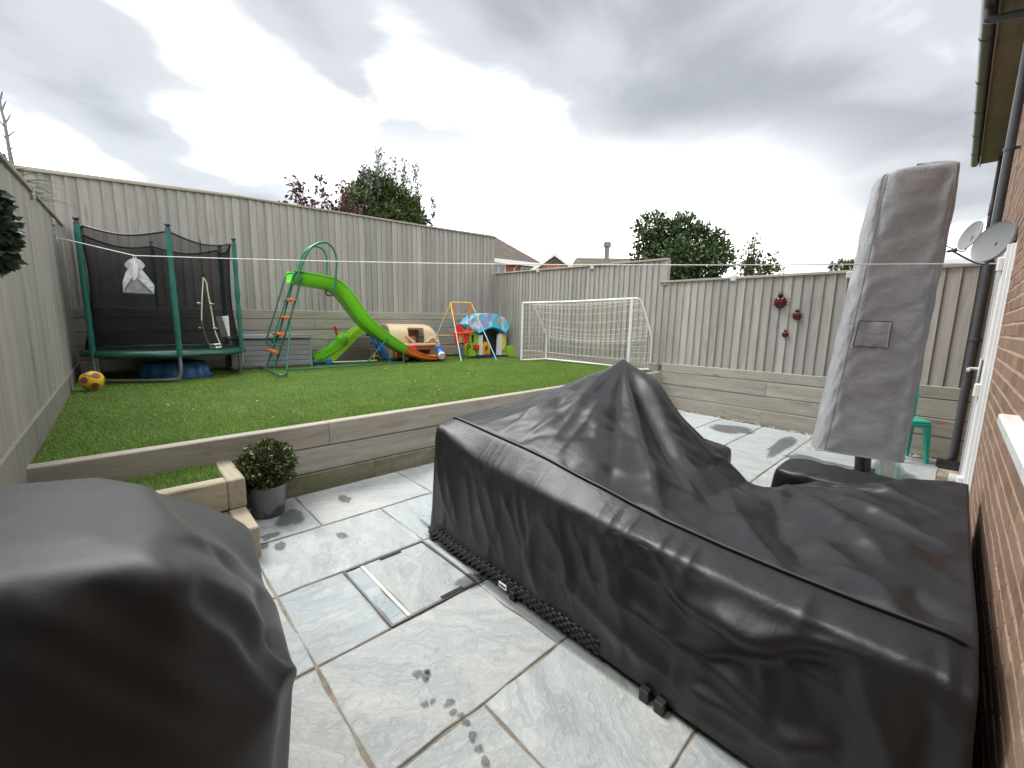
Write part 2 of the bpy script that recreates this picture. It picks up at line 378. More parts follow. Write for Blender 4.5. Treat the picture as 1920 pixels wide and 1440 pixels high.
for (hx, hy) in ((0.02, 0.275), (0.10, -0.275)):
    MB().cbox((hx-0.07, hy-0.018, 0.0), (hx+0.07, hy+0.012, 0.006), 0.003).build('lifting_slot', M['black'], ic)

# ---- gravel at the foot of the right fence
M['pebble'] = plain('pebbles', (0.33, 0.30, 0.26), 0.8, var=0.45, scale=1.0)
m = MB(); ico = bmesh.new(); bmesh.ops.create_icosphere(ico, subdivisions=1, radius=1.0); iv = [p.co.copy() for p in ico.verts]; ico.verts.index_update(); iff = [[q.index for q in fc.verts] for fc in ico.faces]; ico.free()
for k in range(620):
    y = rnd.uniform(-0.1, 3.5); r = rnd.uniform(0.008, 0.019)
    x = XR(y)-0.02-abs(rnd.gauss(0, 0.045)); q = [rnd.uniform(0.7, 1.2) for _ in range(3)]
    m.add([(x+p.x*r*q[0], y+p.y*r*q[1], 0.004+p.z*r*0.7) for p in iv], iff)
t = NT('pebbles_mixed'); rp = t.n('ShaderNodeNewGeometry').outputs['Random Per Island']
t.P(Base_Color=t.ramp(rp, [(0.0, (0.12, 0.11, 0.10)), (0.4, (0.34, 0.30, 0.25)), (0.7, (0.22, 0.21, 0.20)), (1.0, (0.55, 0.52, 0.47))]), Roughness=0.7)
tag(m.build('gravel', t.m, None), 'loose pebbles along the foot of the right fence', 'gravel', kind='stuff')

# ---- raised lawn
t = NT('turf_backing'); c = t.coord('Position', vary=False); n1 = t.noise(c, 30, 4, 0.7)
t.P(Base_Color=t.ramp(n1, [(0.3, (0.035, 0.06, 0.015)), (0.7, (0.07, 0.12, 0.03))]), Roughness=0.95); M['turf'] = t.m
v = []; nx, ny = 20, 14
for i in range(nx+1):
    for j in range(ny+1):
        y = YW+0.1+(YB-YW-0.1)*j/ny; x = XL+(XR(y)-XL)*i/nx; v.append((x, y, zt(x, y)-0.018))
top = grid_faces(nx+1, ny+1); base_i = len(v)
v += [(p[0], p[1], -0.05) for p in v[:]]
f = top+[tuple(q+base_i for q in reversed(fc)) for fc in top]
ed = [i*(ny+1) for i in range(nx+1)]
f += [(a, b, b+base_i, a+base_i) for a, b in zip(ed, ed[1:])]
tag(mesh('lawn', v, f, M['turf']), kind='structure')


def blades(name, n, pos_fn, hmin, hmax, width, mat, lean=0.5, parent=None):
    xy = pos_fn(n); z = np.array([zt(a, b) for a, b in xy])-0.018 if xy.shape[1] == 2 else xy[:, 2]
    n = len(xy); h = rng.uniform(hmin, hmax, n); a = rng.uniform(0, 2*np.pi, n); w = width*rng.uniform(0.7, 1.3, n)
    la = rng.normal(2.2, 0.9, n); ll = h*lean*rng.uniform(0.4, 1.6, n)
    bx, by = np.cos(a)*w, np.sin(a)*w
    P = np.zeros((n, 3, 3)); P[:, 0] = np.stack([xy[:, 0]-bx, xy[:, 1]-by, z], 1); P[:, 1] = np.stack([xy[:, 0]+bx, xy[:, 1]+by, z], 1)
    P[:, 2] = np.stack([xy[:, 0]+np.cos(la)*ll, xy[:, 1]+np.sin(la)*ll, z+h], 1)
    me = bpy.data.meshes.new(name); me.vertices.add(3*n); me.vertices.foreach_set('co', P.reshape(-1).astype(np.float32))
    me.loops.add(3*n); me.loops.foreach_set('vertex_index', np.arange(3*n, dtype=np.int32)); me.polygons.add(n)
    me.polygons.foreach_set('loop_start', np.arange(0, 3*n, 3, dtype=np.int32)); me.polygons.foreach_set('loop_total', np.full(n, 3, dtype=np.int32))
    me.update(); me.validate(); me.materials.append(mat)
    return link(name, me, parent)
t = NT('turf_fibre'); ri = t.n('ShaderNodeNewGeometry').outputs['Random Per Island']; pos = t.coord('Position', vary=False)
patch = t.noise(pos, 2.2, 8, 0.68, 0.5)
colr = t.ramp(ri, [(0.0, (0.075, 0.15, 0.018)), (0.35, (0.115, 0.225, 0.028)), (0.7, (0.17, 0.295, 0.046)), (0.93, (0.23, 0.345, 0.08)), (1.0, (0.34, 0.40, 0.17))])
colr = t.mix(1.0, colr, t.ramp(patch, [(0.3, (0.92, 0.94, 0.86)), (0.7, (1.5, 1.42, 1.36))]), 'MULTIPLY')
t.P(Base_Color=colr, Roughness=0.5); t.b.inputs['Specular IOR Level'].default_value = 0.35; M['blade'] = t.m
def lawn_pts(n):
    y = YW+0.118+(YB-YW-0.118)*rng.random(n)**1.35; x = XL+0.01+(7.09+0.1*(y-3.35)-XL-0.02)*rng.random(n); return np.stack([x, y], 1)
tag(blades('grass', 460000, lawn_pts, 0.012, 0.026, 0.0019, M['blade']), 'short green artificial grass covering the raised lawn', 'grass', kind='stuff')
# ---- clippings and pale leaves on the lawn
M['clip'] = plain('dry_leaf', (0.42, 0.42, 0.28), 0.8)
m = MB()
for k in range(70):
    y = YW+0.3+4.6*rnd.random(); x = XL+0.2+6.6*rnd.random()**1.5; z = zt(x, y)+0.016; a = rnd.uniform(0, 6.28); s = rnd.uniform(0.008, 0.02)
    m.add([(x+s*math.cos(a+b)*w, y+s*math.sin(a+b)*w, z+rnd.uniform(-0.003, 0.006)) for b, w in ((0, 1), (1.6, 0.5), (3.14, 1), (4.7, 0.5))], [(0, 1, 2, 3)])
tag(m.build('leaf_litter', M['clip']), 'pale leaf fragments scattered over the lawn', 'leaves', kind='stuff')

# ---- timber builders
_sl = {}
def sleeper(L, h, d, mat, parent, loc, rz=0.0, name='sleeper', ch=0.008):
    key = (round(L, 2), round(h, 3), round(d, 3), mat.name)
    if key not in _sl:
        b = MB().cbox((-L/2, -d/2, -h/2), (L/2, d/2, h/2), ch); o = b.build('sleeper', mat); _sl[key] = o.data; bpy.data.objects.remove(o)
    o = link(name, _sl[key], parent); o.location = loc; o.rotation_euler = (rnd.gauss(0, 0.002), rnd.gauss(0, 0.0012), rz); return o
def sleeper_run(parent, x0, x1, zlo, zhi, y0, y1, joints, mat, gap=0.004):
    """one course of sleepers in the parent's local frame; zlo / zhi are functions of x"""
    js = [x0]+sorted(j for j in joints if x0 < j < x1)+[x1]
    for a, b in zip(js, js[1:]):
        bb = MB(); g = gap
        dy = rnd.uniform(-0.004, 0.004); c = 0.007
        prof = lambda x: [(y0+dy, zlo(x)+g+c), (y0+dy+c, zlo(x)+g), (y1+dy-c, zlo(x)+g), (y1+dy, zlo(x)+g+c), (y1+dy, zhi(x)-c), (y1+dy-c, zhi(x)), (y0+dy+c, zhi(x)), (y0+dy, zhi(x)-c)]
        xa, xb = a+0.002, b-0.002; cx = (xa+xb)/2
        A = [(xa-cx, p[0], p[1]) for p in prof(xa)]; B = [(xb-cx, p[0], p[1]) for p in prof(xb)]
        bb.add(A+B, [tuple(range(8)), tuple(range(15, 7, -1))]+[(i, (i+1) % 8, (i+1) % 8+8, i+8) for i in range(8)])
        o = bb.build('sleeper', mat, parent); o.location = (cx, 0, 0)
def bar(name, p, q, w, h, mat, parent, c=0.004):
    """chamfered bar from p to q (local), w across, h high"""
    p, q = Vector(p), Vector(q); d = q-p; L = d.length; rx = d.to_track_quat('X', 'Z').to_matrix().to_4x4()
    b = MB().cbox((-L/2, -w/2, -h/2), (L/2, w/2, h/2), c); o = b.build(name, mat, parent)
    o.matrix_local = Matrix.Translation((p+q)/2) @ rx; return o
bw = 0.146
_board = {}
def board_mesh(mat, mirror=False):
    if (mat.name, mirror) not in _board:
        v = [(0, 0.014, 0), (0, 0.031, 0), (bw, 0.007, 0), (bw, 0.0, 0), (0, 0.014, 1), (0, 0.031, 1), (bw, 0.007, 1), (bw, 0.0, 1)]
        if mirror: v = [(bw-p[0], p[1], p[2]) for p in v]
        o = MB().add(v, [(0, 1, 2, 3), (4, 5, 6, 7), (0, 1, 5, 4), (1, 2, 6, 5), (2, 3, 7, 6), (3, 0, 4, 7)]).build('board', mat); _board[(mat.name, mirror)] = o.data; bpy.data.objects.remove(o)
    return _board[(mat.name, mirror)]
def boards(parent, x0, x1, zlo, zhi, mat, pitch=0.125, mirror=False):
    n = int((x1-x0)/pitch)
    for k in range(n+1):
        x = x0+k*pitch; o = link('board', board_mesh(mat, mirror), parent)
        zb = zlo(x)+rnd.uniform(-0.006, 0.004)
        o.location = (x, rnd.uniform(-0.0015, 0.0015), zb); o.scale = (1.0, 1.0, zhi(x)-zb); o.rotation_euler = (0, rnd.gauss(0, 0.0015), 0)
def lin(x0, z0, x1, z1): return lambda x: z0+(z1-z0)*(x-x0)/(x1-x0)
M['white'] = plain('white_plastic', (0.78, 0.78, 0.76), 0.4, var=0.06)
def clip(parent, x, y, z):
    return MB().cbox((x-0.045, y-0.05, z-0.07), (x+0.045, y+0.045, z+0.02), 0.012).build('post_clip', M['cap_pale'], parent)
M['cap_pale'] = plain('pale_bracket', (0.56, 0.55, 0.52), 0.6)

# ---- left fence
fl = thing('fence', 'tall weathered grey fence along the left edge beside the lawn', 'fence', (XL, YB, 0), -math.pi/2)
Ltop = lin(YB-4.66, 2.445, YB-7.906, 2.62)
boards(fl, 0.02, 9.2, lambda x: 0.70, lambda x: Ltop(x), M['fence'], 0.125)
for a, b in ((0.0, 2.4), (2.4, 4.8), (4.8, 7.2), (7.2, 9.4)):
    sleeper_run(fl, a, b, lambda x: 0.0, lambda x: 0.735+0.012*math.sin(x*3), -0.02, 0.045, [], M['fence_cool'])
js = [0.0, 1.0, 2.45, 3.6, 5.4, 7.3, 9.4]
for a, b in zip(js, js[1:]):
    bar('capping', (a, 0.01, Ltop(a)+0.012), (b-0.01, 0.01, Ltop(b)+0.012), 0.085, 0.035, M['cap'], fl)
for (cx_, cy_) in ((47, 357), (90, 411)):
    p = atX(cx_, cy_, XL); clip(fl, YB-p.y, 0.01, p.z)
p = atX(93, 443, XL)
HOOK = Vector((XL+0.035, p.y, p.z))
tube('hook', [(YB-HOOK.y, 0.03, HOOK.z), (YB-HOOK.y, 0.05, HOOK.z), (YB-HOOK.y, 0.055, HOOK.z+0.015), (YB-HOOK.y, 0.05, HOOK.z+0.025)], 0.006, M['black'], fl, 6)

# ---- back fence and its sleeper wall
fb = thing('fence', 'long tall grey board fence at the back of the lawn', 'fence', (7.64, YB, 0), math.pi)
Btop = lambda x: (3.70-(x)*0.0335) if x < 5.93 else (3.50-(x-5.93)*0.068)
Bbb = lin(7.64-1.7, 1.572, 7.64-6.4, 1.642)
boards(fb, 0.0, 8.6, lambda x: Bbb(x)-0.02, Btop, M['fence'], mirror=True)
js = [-0.04, 2.0, 4.0, 5.93, 8.75]
for a, b in zip(js, js[1:]):
    bar('capping', (a, 0.01, Btop(a)+0.012), (b-0.006, 0.01, Btop(b-0.01)+0.012), 0.075, 0.035, M['cap'], fb)
bar('capping', (5.88, -0.05, Btop(5.9)+0.035), (8.6, -0.05, Btop(8.6)+0.05), 0.06, 0.04, M['cap'], fb)
bw_ = thing('sleeper_wall', 'grey timber sleeper wall below the back fence boards behind the toys', 'wall', (7.64, YB, 0), math.pi)
MB().box((0.0, -0.06, 0.3), (8.25, -0.002, 1.55)).build('backing', M['sleeper_damp'], bw_)  # dark board added behind the courses to stop light leaking through the gaps
rowsB = [(0.0, 0.166), (0.168, 0.372), (0.374, 0.58), (0.582, 0.79), (0.792, 1.06)]
for k, (a, b) in enumerate(rowsB):
    sleeper_run(bw_, 0.0, 8.25, lambda x, b=b: Bbb(x)-b, lambda x, a=a: Bbb(x)-a, 0.0, 0.05, [[1.6, 4.0, 6.4], [2.35, 4.75, 7.15], [0.9, 3.3, 5.1, 7.5], [2.1, 4.5, 6.9], [1.2, 3.6, 6.0]][k], M['sleeper'])

# ---- right fence and its sleeper wall
RZ = math.atan2(1.0, 0.1); RS = math.hypot(1, 0.1)
fr = thing('fence', 'right hand grey board fence with three ladybirds and a stepped top', 'fence', (XR(-0.2), -0.2, 0), RZ)
rx = lambda y: (y+0.2)*RS
Rbb = lin(rx(-0.09), 0.845, rx(3.70), 0.776)
boards(fr, 0.0, rx(3.60), lambda x: Rbb(x)-0.02, lin(rx(-0.04), 2.15, rx(3.72), 2.20), M['fence'])
boards(fr, rx(3.62)+0.05, rx(8.82), lambda x: 0.74, lin(rx(3.66), 2.585, rx(8.8), 2.735), M['fence'])
lo = lin(rx(-0.04), 2.15, rx(3.72), 2.20); hi = lin(rx(3.66), 2.585, rx(8.8), 2.735)
for a, b, fn in ((0.0, rx(1.02), lo), (rx(1.02), rx(2.47), lo), (rx(2.47), rx(3.74), lo), (rx(3.60), rx(5.6), hi), (rx(5.6), rx(7.0), hi), (rx(7.0), rx(8.85), hi)):
    bar('capping', (a, 0.008, fn(a)+0.01), (b-0.006, 0.008, fn(b)+0.01), 0.08, 0.035, M['cap'], fr)
MB().cbox((rx(3.60), -0.05, 2.15), (rx(3.60)+0.075, 0.036, hi(rx(3.6))-0.008), 0.004).build('post', M['fence'], fr)
for cx_, cy_ in ((1011, 506), (1113, 499), (1378, 519), (1597, 512)):
    d = ray(cx_, cy_); tt = (7.09-0.335)/(d[0]-0.1*d[1]); clip(fr, rx(d[1]*tt), 0.012, EYE+d[2]*tt)
rw = thing('sleeper_wall', 'low sleeper wall under the right fence beside the patio', 'wall', (XR(-0.2), -0.2, 0), RZ)
for k, (za, zb, zc_, zd) in enumerate([(0.835, 0.776, 0.69, 0.622), (0.688, 0.62, 0.466, 0.409), (0.464, 0.407, 0.258, 0.203), (0.256, 0.201, 0.0, 0.0)]):
    sleeper_run(rw, 0.0, rx(3.57), lin(0, zc_, rx(3.7), zd), lin(0, za, rx(3.7), zb), 0.0, 0.05, [[], [2.05], [1.1], [2.08, 0.9]][k], M['sleeper'])
MB().box((0.0, -0.06, 0.0), (rx(8.84), -0.002, 0.74)).build('backing', M['sleeper_damp'], rw)  # dark board added behind these courses too, closing their gaps
sleeper_run(rw, rx(3.66), rx(8.84), lambda x: 0.45, lambda x: 0.762, 0.0, 0.045, [rx(6.1)], M['sleeper'])

# ---- front retaining wall of the lawn
fw = thing('sleeper_wall', 'stacked sleeper retaining wall along the front edge of the lawn', 'wall', (0, YW, 0))
ztop = lambda x: zt(x, YW)+0.006
sleeper_run(fw, XL+0.04, 7.08, lambda x: -0.06, lambda x: 0.158, 0.0, 0.10, [0.5, 1.63, 3.9, 5.7], M['sleeper_damp'])
sleeper_run(fw, XL+0.04, 7.08, lambda x: 0.160, lambda x: 0.374, 0.0, 0.10, [2.7, 5.1], M['sleeper'])
sleeper_run(fw, XL+0.04, 7.08, lambda x: 0.376, ztop, 0.0, 0.10, [1.235, 3.6, 6.0], M['sleeper'])
o = sleeper(0.6, 0.2, 0.07, M['sleeper_top'], fw, (XL+0.005, -0.2, 0.44), math.pi/2)

# ---- steps up to the lawn
stp = thing('garden_steps', 'two small timber steps with a turf tread beside the potted bush', 'steps', (0, 0, 0))
sleeper(0.37, 0.196, 0.1, M['sleeper_top'], stp, (0.47, 2.935, 0.099), math.pi/2)
sleeper(0.9, 0.196, 0.1, M['sleeper_top'], stp, (-0.032, 2.80, 0.099))
sleeper(0.46, 0.2, 0.1, M['sleeper_top'], stp, (0.475, 3.335, 0.299), math.pi/2)
sleeper(0.9, 0.2, 0.1, M['sleeper_top'], stp, (-0.027, 3.155, 0.299))
sleeper(0.9, 0.19, 0.4, M['sleeper_damp'], stp, (-0.03, 3.1, 0.095))
MB().box((-0.47, 3.205, 0.2), (0.423, 3.562, 0.386)).build('tread_turf', M['turf'], stp)
def tread(n): return np.stack([rng.uniform(-0.46, 0.42, n), rng.uniform(3.21, 3.56, n), np.full(n, 0.385)], 1)
tag(blades('tread_grass', 5200, tread, 0.016, 0.034, 0.0022, M['blade'], parent=stp), kind='stuff')

# ================================================================== HOUSE
def brickmat(name, island):
    t = NT(name); r = t.n('ShaderNodeNewGeometry').outputs['Random Per Island'] if island else t.rand()
    c = t.coord('Position', vary=False)
    n1 = t.noise(c, 22, 6, 0.7); st = t.n('ShaderNodeVectorMath', {0: c, 1: (60, 60, 14)}, operation='MULTIPLY').outputs[0]; n2 = t.noise(st, 1.0, 5, 0.7)
    base = t.ramp(r, [(0.0, (0.19, 0.112, 0.076)), (0.25, (0.30, 0.178, 0.12)), (0.5, (0.235, 0.15, 0.11)), (0.75, (0.36, 0.225, 0.155)), (1.0, (0.27, 0.185, 0.145))])
    base = t.mix(t.ramp(n2, [(0.42, 0.0), (0.7, 0.75)]), base, (0.13, 0.085, 0.065)); base = t.mix(t.ramp(n1, [(0.5, 0.0), (0.75, 0.5)]), base, (0.38, 0.25, 0.17))
    t.P(Base_Color=base, Roughness=0.85); t.bump(t.math('ADD', n2, n1), 0.7, 0.006); return t.m
M['brick'] = brickmat('facing_brick', False); M['brick_i'] = brickmat('facing_brick_rows', True)
t = NT('brick_mortar'); c = t.coord('Position', vary=False); n1 = t.noise(c, 90, 4, 0.7)
t.P(Base_Color=t.ramp(n1, [(0.3, (0.38, 0.26, 0.17)), (0.7, (0.55, 0.40, 0.27))]), Roughness=0.95); t.bump(n1, 0.5, 0.003); M['bmortar'] = t.m
house = thing('house', 'brown brick house along the right edge with gutter and white door', 'house', (0, 0, 0))
DOOR = (4.5, 5.62, 0.0, 2.06); WIN = (0.4, 2.28, 1.13, 2.25); HX0, HX1, HZ = -1.4, 12.5, 4.72
m = MB()                                       # mortar backing with openings
def wallrect(x0, x1, z0, z1): m.box((x0, -0.45, z0), (x1, YH-0.0025, z1))
wallrect(HX0, WIN[0], 0, HZ); wallrect(WIN[0], WIN[1], 0, WIN[2]); wallrect(WIN[0], WIN[1], WIN[3], HZ)
wallrect(WIN[1], DOOR[0], 0, HZ); wallrect(DOOR[0], DOOR[1], DOOR[3], HZ); wallrect(DOOR[1], HX1, 0, HZ)
m.build('wall', M['bmortar'], house)
bl, bh = 0.215, 0.065; cand = []
for r in range(int(HZ/0.075)):
    z = r*0.075+0.004; off = 0.0 if r % 2 == 0 else 0.1125; x = HX0+off
    while x < HX1:
        a, b = x, min(x+bl, HX1); x += 0.225
        for (p, q, u, v) in (DOOR, WIN):
            if z+bh > u and z < v and False: pass
        segs = [(a, b)]
        for (p, q, u, v) in (DOOR, WIN):
            if z+bh > u+0.01 and z < v-0.01:
                ns = []
                for (s0, s1) in segs:
                    if s1 <= p or s0 >= q: ns.append((s0, s1))
                    else:
                        if s0 < p-0.03: ns.append((s0, p-0.004))
                        if s1 > q+0.03: ns.append((q+0.004, s1))
                segs = ns
        for (s0, s1) in segs:
            px_, py_, w_ = proj(((s0+s1)/2, YH, z+bh/2))
            vis = w_ > 0.3 and px_ < 1935 and -10 < py_ < 1460
            cand.append((0 if not vis else 1.0/(s0+0.3), s0, s1, z))
cand.sort(reverse=True)
o = MB().cbox((-bl/2, -0.03, 0), (bl/2, 0.0, bh), 0.004).build('brick', M['brick']); brick_me = o.data; bpy.data.objects.remove(o)
rest = MB()
for k, (s, a, b, z) in enumerate(cand):
    pr = rnd.uniform(-0.0015, 0.0015)
    if k < 300 and s > 0 and b-a > 0.19:
        o = link('brick', brick_me, house); o.location = ((a+b)/2, YH+pr, z); o.scale.x = (b-a)/bl
    else: rest.box((a, YH-0.03, z), (b, YH+pr, z+bh))
ro = rest.build('brickwork', M['brick_i'], house); tag(ro, kind='stuff')

M['upvc'] = plain('white_upvc', (0.80, 0.80, 0.79), 0.3, var=0.03, bump=0.0)
M['glass'] = NT('window_glass').P(Base_Color=(0.03, 0.035, 0.04), Roughness=0.06, Metallic=0.0).m
# window with stone-white sill
w = MB()
for (a, b) in (((WIN[0], -0.29, WIN[2]), (WIN[0]+0.07, -0.215, WIN[3])), ((WIN[1]-0.07, -0.29, WIN[2]), (WIN[1], -0.215, WIN[3])), ((WIN[0]+0.07, -0.29, WIN[2]), (WIN[1]-0.07, -0.215, WIN[2]+0.07)), ((WIN[0]+0.07, -0.29, WIN[3]-0.07), (WIN[1]-0.07, -0.215, WIN[3])), ((1.3, -0.29, WIN[2]+0.07), (1.38, -0.215, WIN[3]-0.07))): w.cbox(a, b, 0.006)
win = w.build('window', M['upvc'], house)
MB().box((WIN[0]+0.07, -0.262, WIN[2]+0.07), (WIN[1]-0.07, -0.255, WIN[3]-0.07)).build('pane', M['glass'], win)
MB().cbox((0.2, -0.30, 1.085), (2.56, -0.15, 1.128), 0.006).build('window_sill', M['upvc'], house)
# door with stepped frame, seen almost edge on
dx0, dx1, dz1 = DOOR[0], DOOR[1], DOOR[3]; d = MB()
for (x0, x1, y1) in ((dx0, dx0+0.035, -0.194), (dx0+0.035, dx0+0.075, -0.178), (dx0+0.075, dx0+0.12, -0.160)): d.cbox((x0, -0.30, 0.12), (x1, y1, dz1), 0.004)
for (x0, x1, y1) in ((dx1-0.035, dx1, -0.194), (dx1-0.12, dx1-0.035, -0.178)): d.cbox((x0, -0.30, 0.12), (x1, y1, dz1), 0.004)
d.cbox((dx0+0.12, -0.30, dz1-0.09), (dx1-0.12, -0.168, dz1), 0.004)
door = d.build('door', M['upvc'], house)
for (x0, x1) in ((dx0+0.125, 5.055), (5.065, dx1-0.125)):
    l = MB(); l.cbox((x0, -0.26, 0.13), (x0+0.10, -0.156, dz1-0.10), 0.006); l.cbox((x1-0.10, -0.26, 0.13), (x1, -0.156, dz1-0.10), 0.006)
    l.cbox((x0+0.10, -0.26, 0.13), (x1-0.10, -0.160, 0.28), 0.006); l.cbox((x0+0.10, -0.26, dz1-0.22), (x1-0.10, -0.160, dz1-0.10), 0.006)
    l.build('door_leaf', M['upvc'], door); MB().box((x0+0.10, -0.2, 0.28), (x1-0.10, -0.19, dz1-0.22)).build('pane', M['glass'], door)
h = MB(); h.cbox((4.93, -0.157, 1.0), (4.97, -0.143, 1.24), 0.004); h.tube([(4.95, -0.145, 1.16), (4.95, -0.10, 1.16), (4.94, -0.088, 1.155), (4.84, -0.088, 1.15)], 0.011, 8); h.build('handle', M['upvc'], door, True)
for z in (0.30, 1.02, 1.93): MB().cbox((4.60, -0.161, z-0.05), (4.66, -0.128, z+0.05), 0.008).build('hinge', M['upvc'], door)
MB().cbox((4.42, -0.30, 0.02), (dx1+0.05, -0.10, 0.115), 0.008).build('door_sill', M['upvc'], house)
# eaves: soffit, fascia, gutter
M['soffit'] = wood('soffit_board', [(0.20, 0.16, 0.13), (0.29, 0.24, 0.20), (0.36, 0.31, 0.265)], 'x', knots=0.15)
M['gutter'] = plain('grey_brown_gutter', (0.075, 0.066, 0.085), 0.38, var=0.2, scale=3.0)
M['pipe'] = plain('slate_grey_pipe', (0.062, 0.066, 0.074), 0.38, var=0.15)
M['tile'] = plain('roof_tile', (0.10, 0.075, 0.065), 0.85, var=0.25)
js = [-1.5, 2.9, 5.3, 7.6, 10.1, 12.6]
for a, b in zip(js, js[1:]): MB().cbox((a, -0.22, 4.70), (b-0.005, 0.10, 4.712), 0.002).build('soffit', M['soffit'], house)
MB().cbox((-1.5, 0.10, 4.66), (12.62, 0.118, 4.86), 0.003).build('fascia', M['soffit'], house)
MB().prism([(0.22, 4.86), (0.22, 4.90), (-1.6, 5.95), (-1.6, 5.85), (0.10, 4.86)], 'x', -1.5, 12.65).build('roof', M['tile'], house)
gv = []; gf = []
gp = [(0.062*math.cos(a), 0.06*math.sin(a)) for a in np.linspace(math.pi, 2*math.pi, 11)]; gi = [(0.056*math.cos(a), 0.054*math.sin(a)) for a in np.linspace(2*math.pi, math.pi, 11)]
gut = MB().prism([(0.185+a, 4.745+b) for a, b in gp+gi], 'x', -1.5, 12.66).build('gutter', M['gutter'], house, True)
MB().prism([(0.185+a, 4.745+b) for a, b in gp], 'x', 12.655, 12.67).build('end_stop', M['gutter'], gut)
for x in (5.9, 7.4, 8.6, 9.7, 10.8, 11.9): MB().prism([(0.185+a*1.09, 4.745+b*1.09) for a, b in gp]+[(0.185+a*1.02, 4.745+b*1.02) for a, b in gp[::-1]], 'x', x-0.02, x+0.02).build('bracket', M['gutter'], gut)
# rainwater downpipe
PX, PY = 6.70, -0.128
pp = [(PX, 0.185, 4.70), (PX, 0.185, 4.62), (PX, 0.15, 4.575), (PX, -0.09, 4.53), (PX, PY, 4.49), (PX, PY, 4.4)]
dp = tube('downpipe', smooth_path(pp, 5)+[Vector((PX, PY, 2.0)), Vector((PX, PY, 0.06)), Vector((PX+0.0, PY+0.03, 0.02))], 0.037, M['pipe'], house, 16)
for z in (4.42, 3.28, 1.36): 
    MB().lathe([(0.039, -0.018), (0.044, -0.014), (0.044, 0.014), (0.039, 0.018)], 16, (PX, PY, z)).build('pipe_clip', M['pipe'], dp, True)
    MB().box((PX-0.012, YH, z-0.012), (PX+0.012, PY-0.03, z+0.012)).build('clip_leg', M['pipe'], dp)
np_ = tube('vent_pipe', [(12.2, -0.14, 4.68), (12.2, -0.14, 0.1)], 0.03, M['gutter'], house, 10)
MB().lathe([(0.031, -0.12), (0.037, -0.11), (0.037, 0.11), (0.031, 0.12)], 12, (12.2, -0.14, 3.75)).build('coupling', M['gutter'], np_, True)
# gully and little drain tray by the downpipe
M['tray'] = plain('black_drain', (0.02, 0.02, 0.022), 0.6)
gl = thing('drain_gully', 'black drain gully at the foot of the grey downpipe', 'drain', (6.62, -0.08, 0))
MB().cbox((-0.30, -0.10, -0.002), (0.20, 0.075, 0.012), 0.003).build('tray', M['tray'], gl)
for k in range(9): MB().cbox((-0.27+k*0.05, -0.085, 0.012), (-0.245+k*0.05, 0.06, 0.02), 0.003).build('grate_bar', M['black'], gl)
M['yellow'] = plain('yellow_paint', (0.62, 0.36, 0.03), 0.5)
tag(tube('pencil', [(6.52, 0.20, 0.012), (6.62, 0.08, 0.016)], 0.007, M['yellow'], None, 6), 'yellow stick lying on the patio by the drain', 'stick')

# ---- satellite dishes
M['dish'] = plain('grey_dish', (0.22, 0.23, 0.235), 0.55, var=0.06, bump=0.03)
M['dish_arm'] = plain('dark_bracket', (0.06, 0.062, 0.07), 0.5)
def dish(label, loc, nrm, r, roll, wall_pt, arm_dir, logo):
    o = thing('satellite_dish', label, 'satellite dish', loc, 0, 'satellite dishes on the house wall'); n = Vector(nrm).normalized()
    q = n.to_track_quat('Z', 'Y').to_matrix().to_4x4() @ Matrix.Rotation(roll, 4, 'Z')
    prof = [(0.001, -0.055*r/0.3)]+[(r*k/8, (-0.055+0.055*(k/8)**2)*r/0.3) for k in range(1, 9)]+[(r*1.03, 0.004), (r*1.05, -0.004), (r*1.03, -0.014)]+[(r*k/8, (-0.065+0.055*(k/8)**2)*r/0.3) for k in range(8, 0, -1)]+[(0.001, -0.067*r/0.3)]
    m = MB().lathe(prof, 40, (0, 0, 0), q @ Matrix.Diagonal((1.0, 0.86, 1.0, 1.0))); d = m.build('reflector', M['dish'], o, True)
    if logo:
        m = MB().box((-0.09, -0.004, -0.052), (0.03, 0.002, -0.049), q @ Matrix.Translation((0.02, 0, 0.0))); m.build('badge', M['dish_arm'], d)
    dn = q @ Vector((0, -0.9*r, 0)) if (q @ Vector((0, -1, 0))).z < 0 else q @ Vector((0, 0.9*r, 0))
    tip = Vector(arm_dir)
    tube('arm', smooth_path([Vector((0, 0, 0))-n*0.05*r/0.3, dn*0.8-n*0.05, dn*1.12+n*0.02, tip], 5), 0.011*r/0.3, M['dish_arm'], o, 8)
    mb = MB(); ax = (Vector((0, 0, 0))-tip).normalized().to_track_quat('Z', 'Y').to_matrix().to_4x4(); mb.lathe([(0.012*r/.3, -0.05*r/.3), (0.02*r/.3, -0.03*r/.3), (0.02*r/.3, 0.02*r/.3), (0.03*r/.3, 0.04*r/.3), (0.03*r/.3, 0.05*r/.3)], 12, (0, 0, 0), Matrix.Translation(tip) @ ax); mb.build('receiver', M['dish_arm'], o, True)
    wp = Vector(wall_pt)-Vector(loc)
    tube('bracket', [Vector((0, 0, 0))-n*0.06*r/0.3, wp*0.5-n*0.05, wp], 0.016*r/0.3, M['dish_arm'], o, 8)
    MB().cbox((wp.x-0.05, wp.y-0.005, wp.z-0.08), (wp.x+0.05, wp.y+0.012, wp.z+0.08), 0.004).build('wall_plate', M['dish_arm'], o)
    return o
dish('large round grey satellite dish in front of the downpipe', (4.75, -0.088, 2.11), (-0.54, 0.81, 0.23), 0.165, 0.0, (4.82, YH+0.004, 2.03), (-0.06, 0.20, -0.05), True)
dish('small grey satellite dish on the far house corner', (12.1, 0.08, 3.28), (-0.42, 0.85, 0.25), 0.3, 0.0, (12.25, YH+0.004, 3.38), (-0.1, 0.40, -0.10), False)

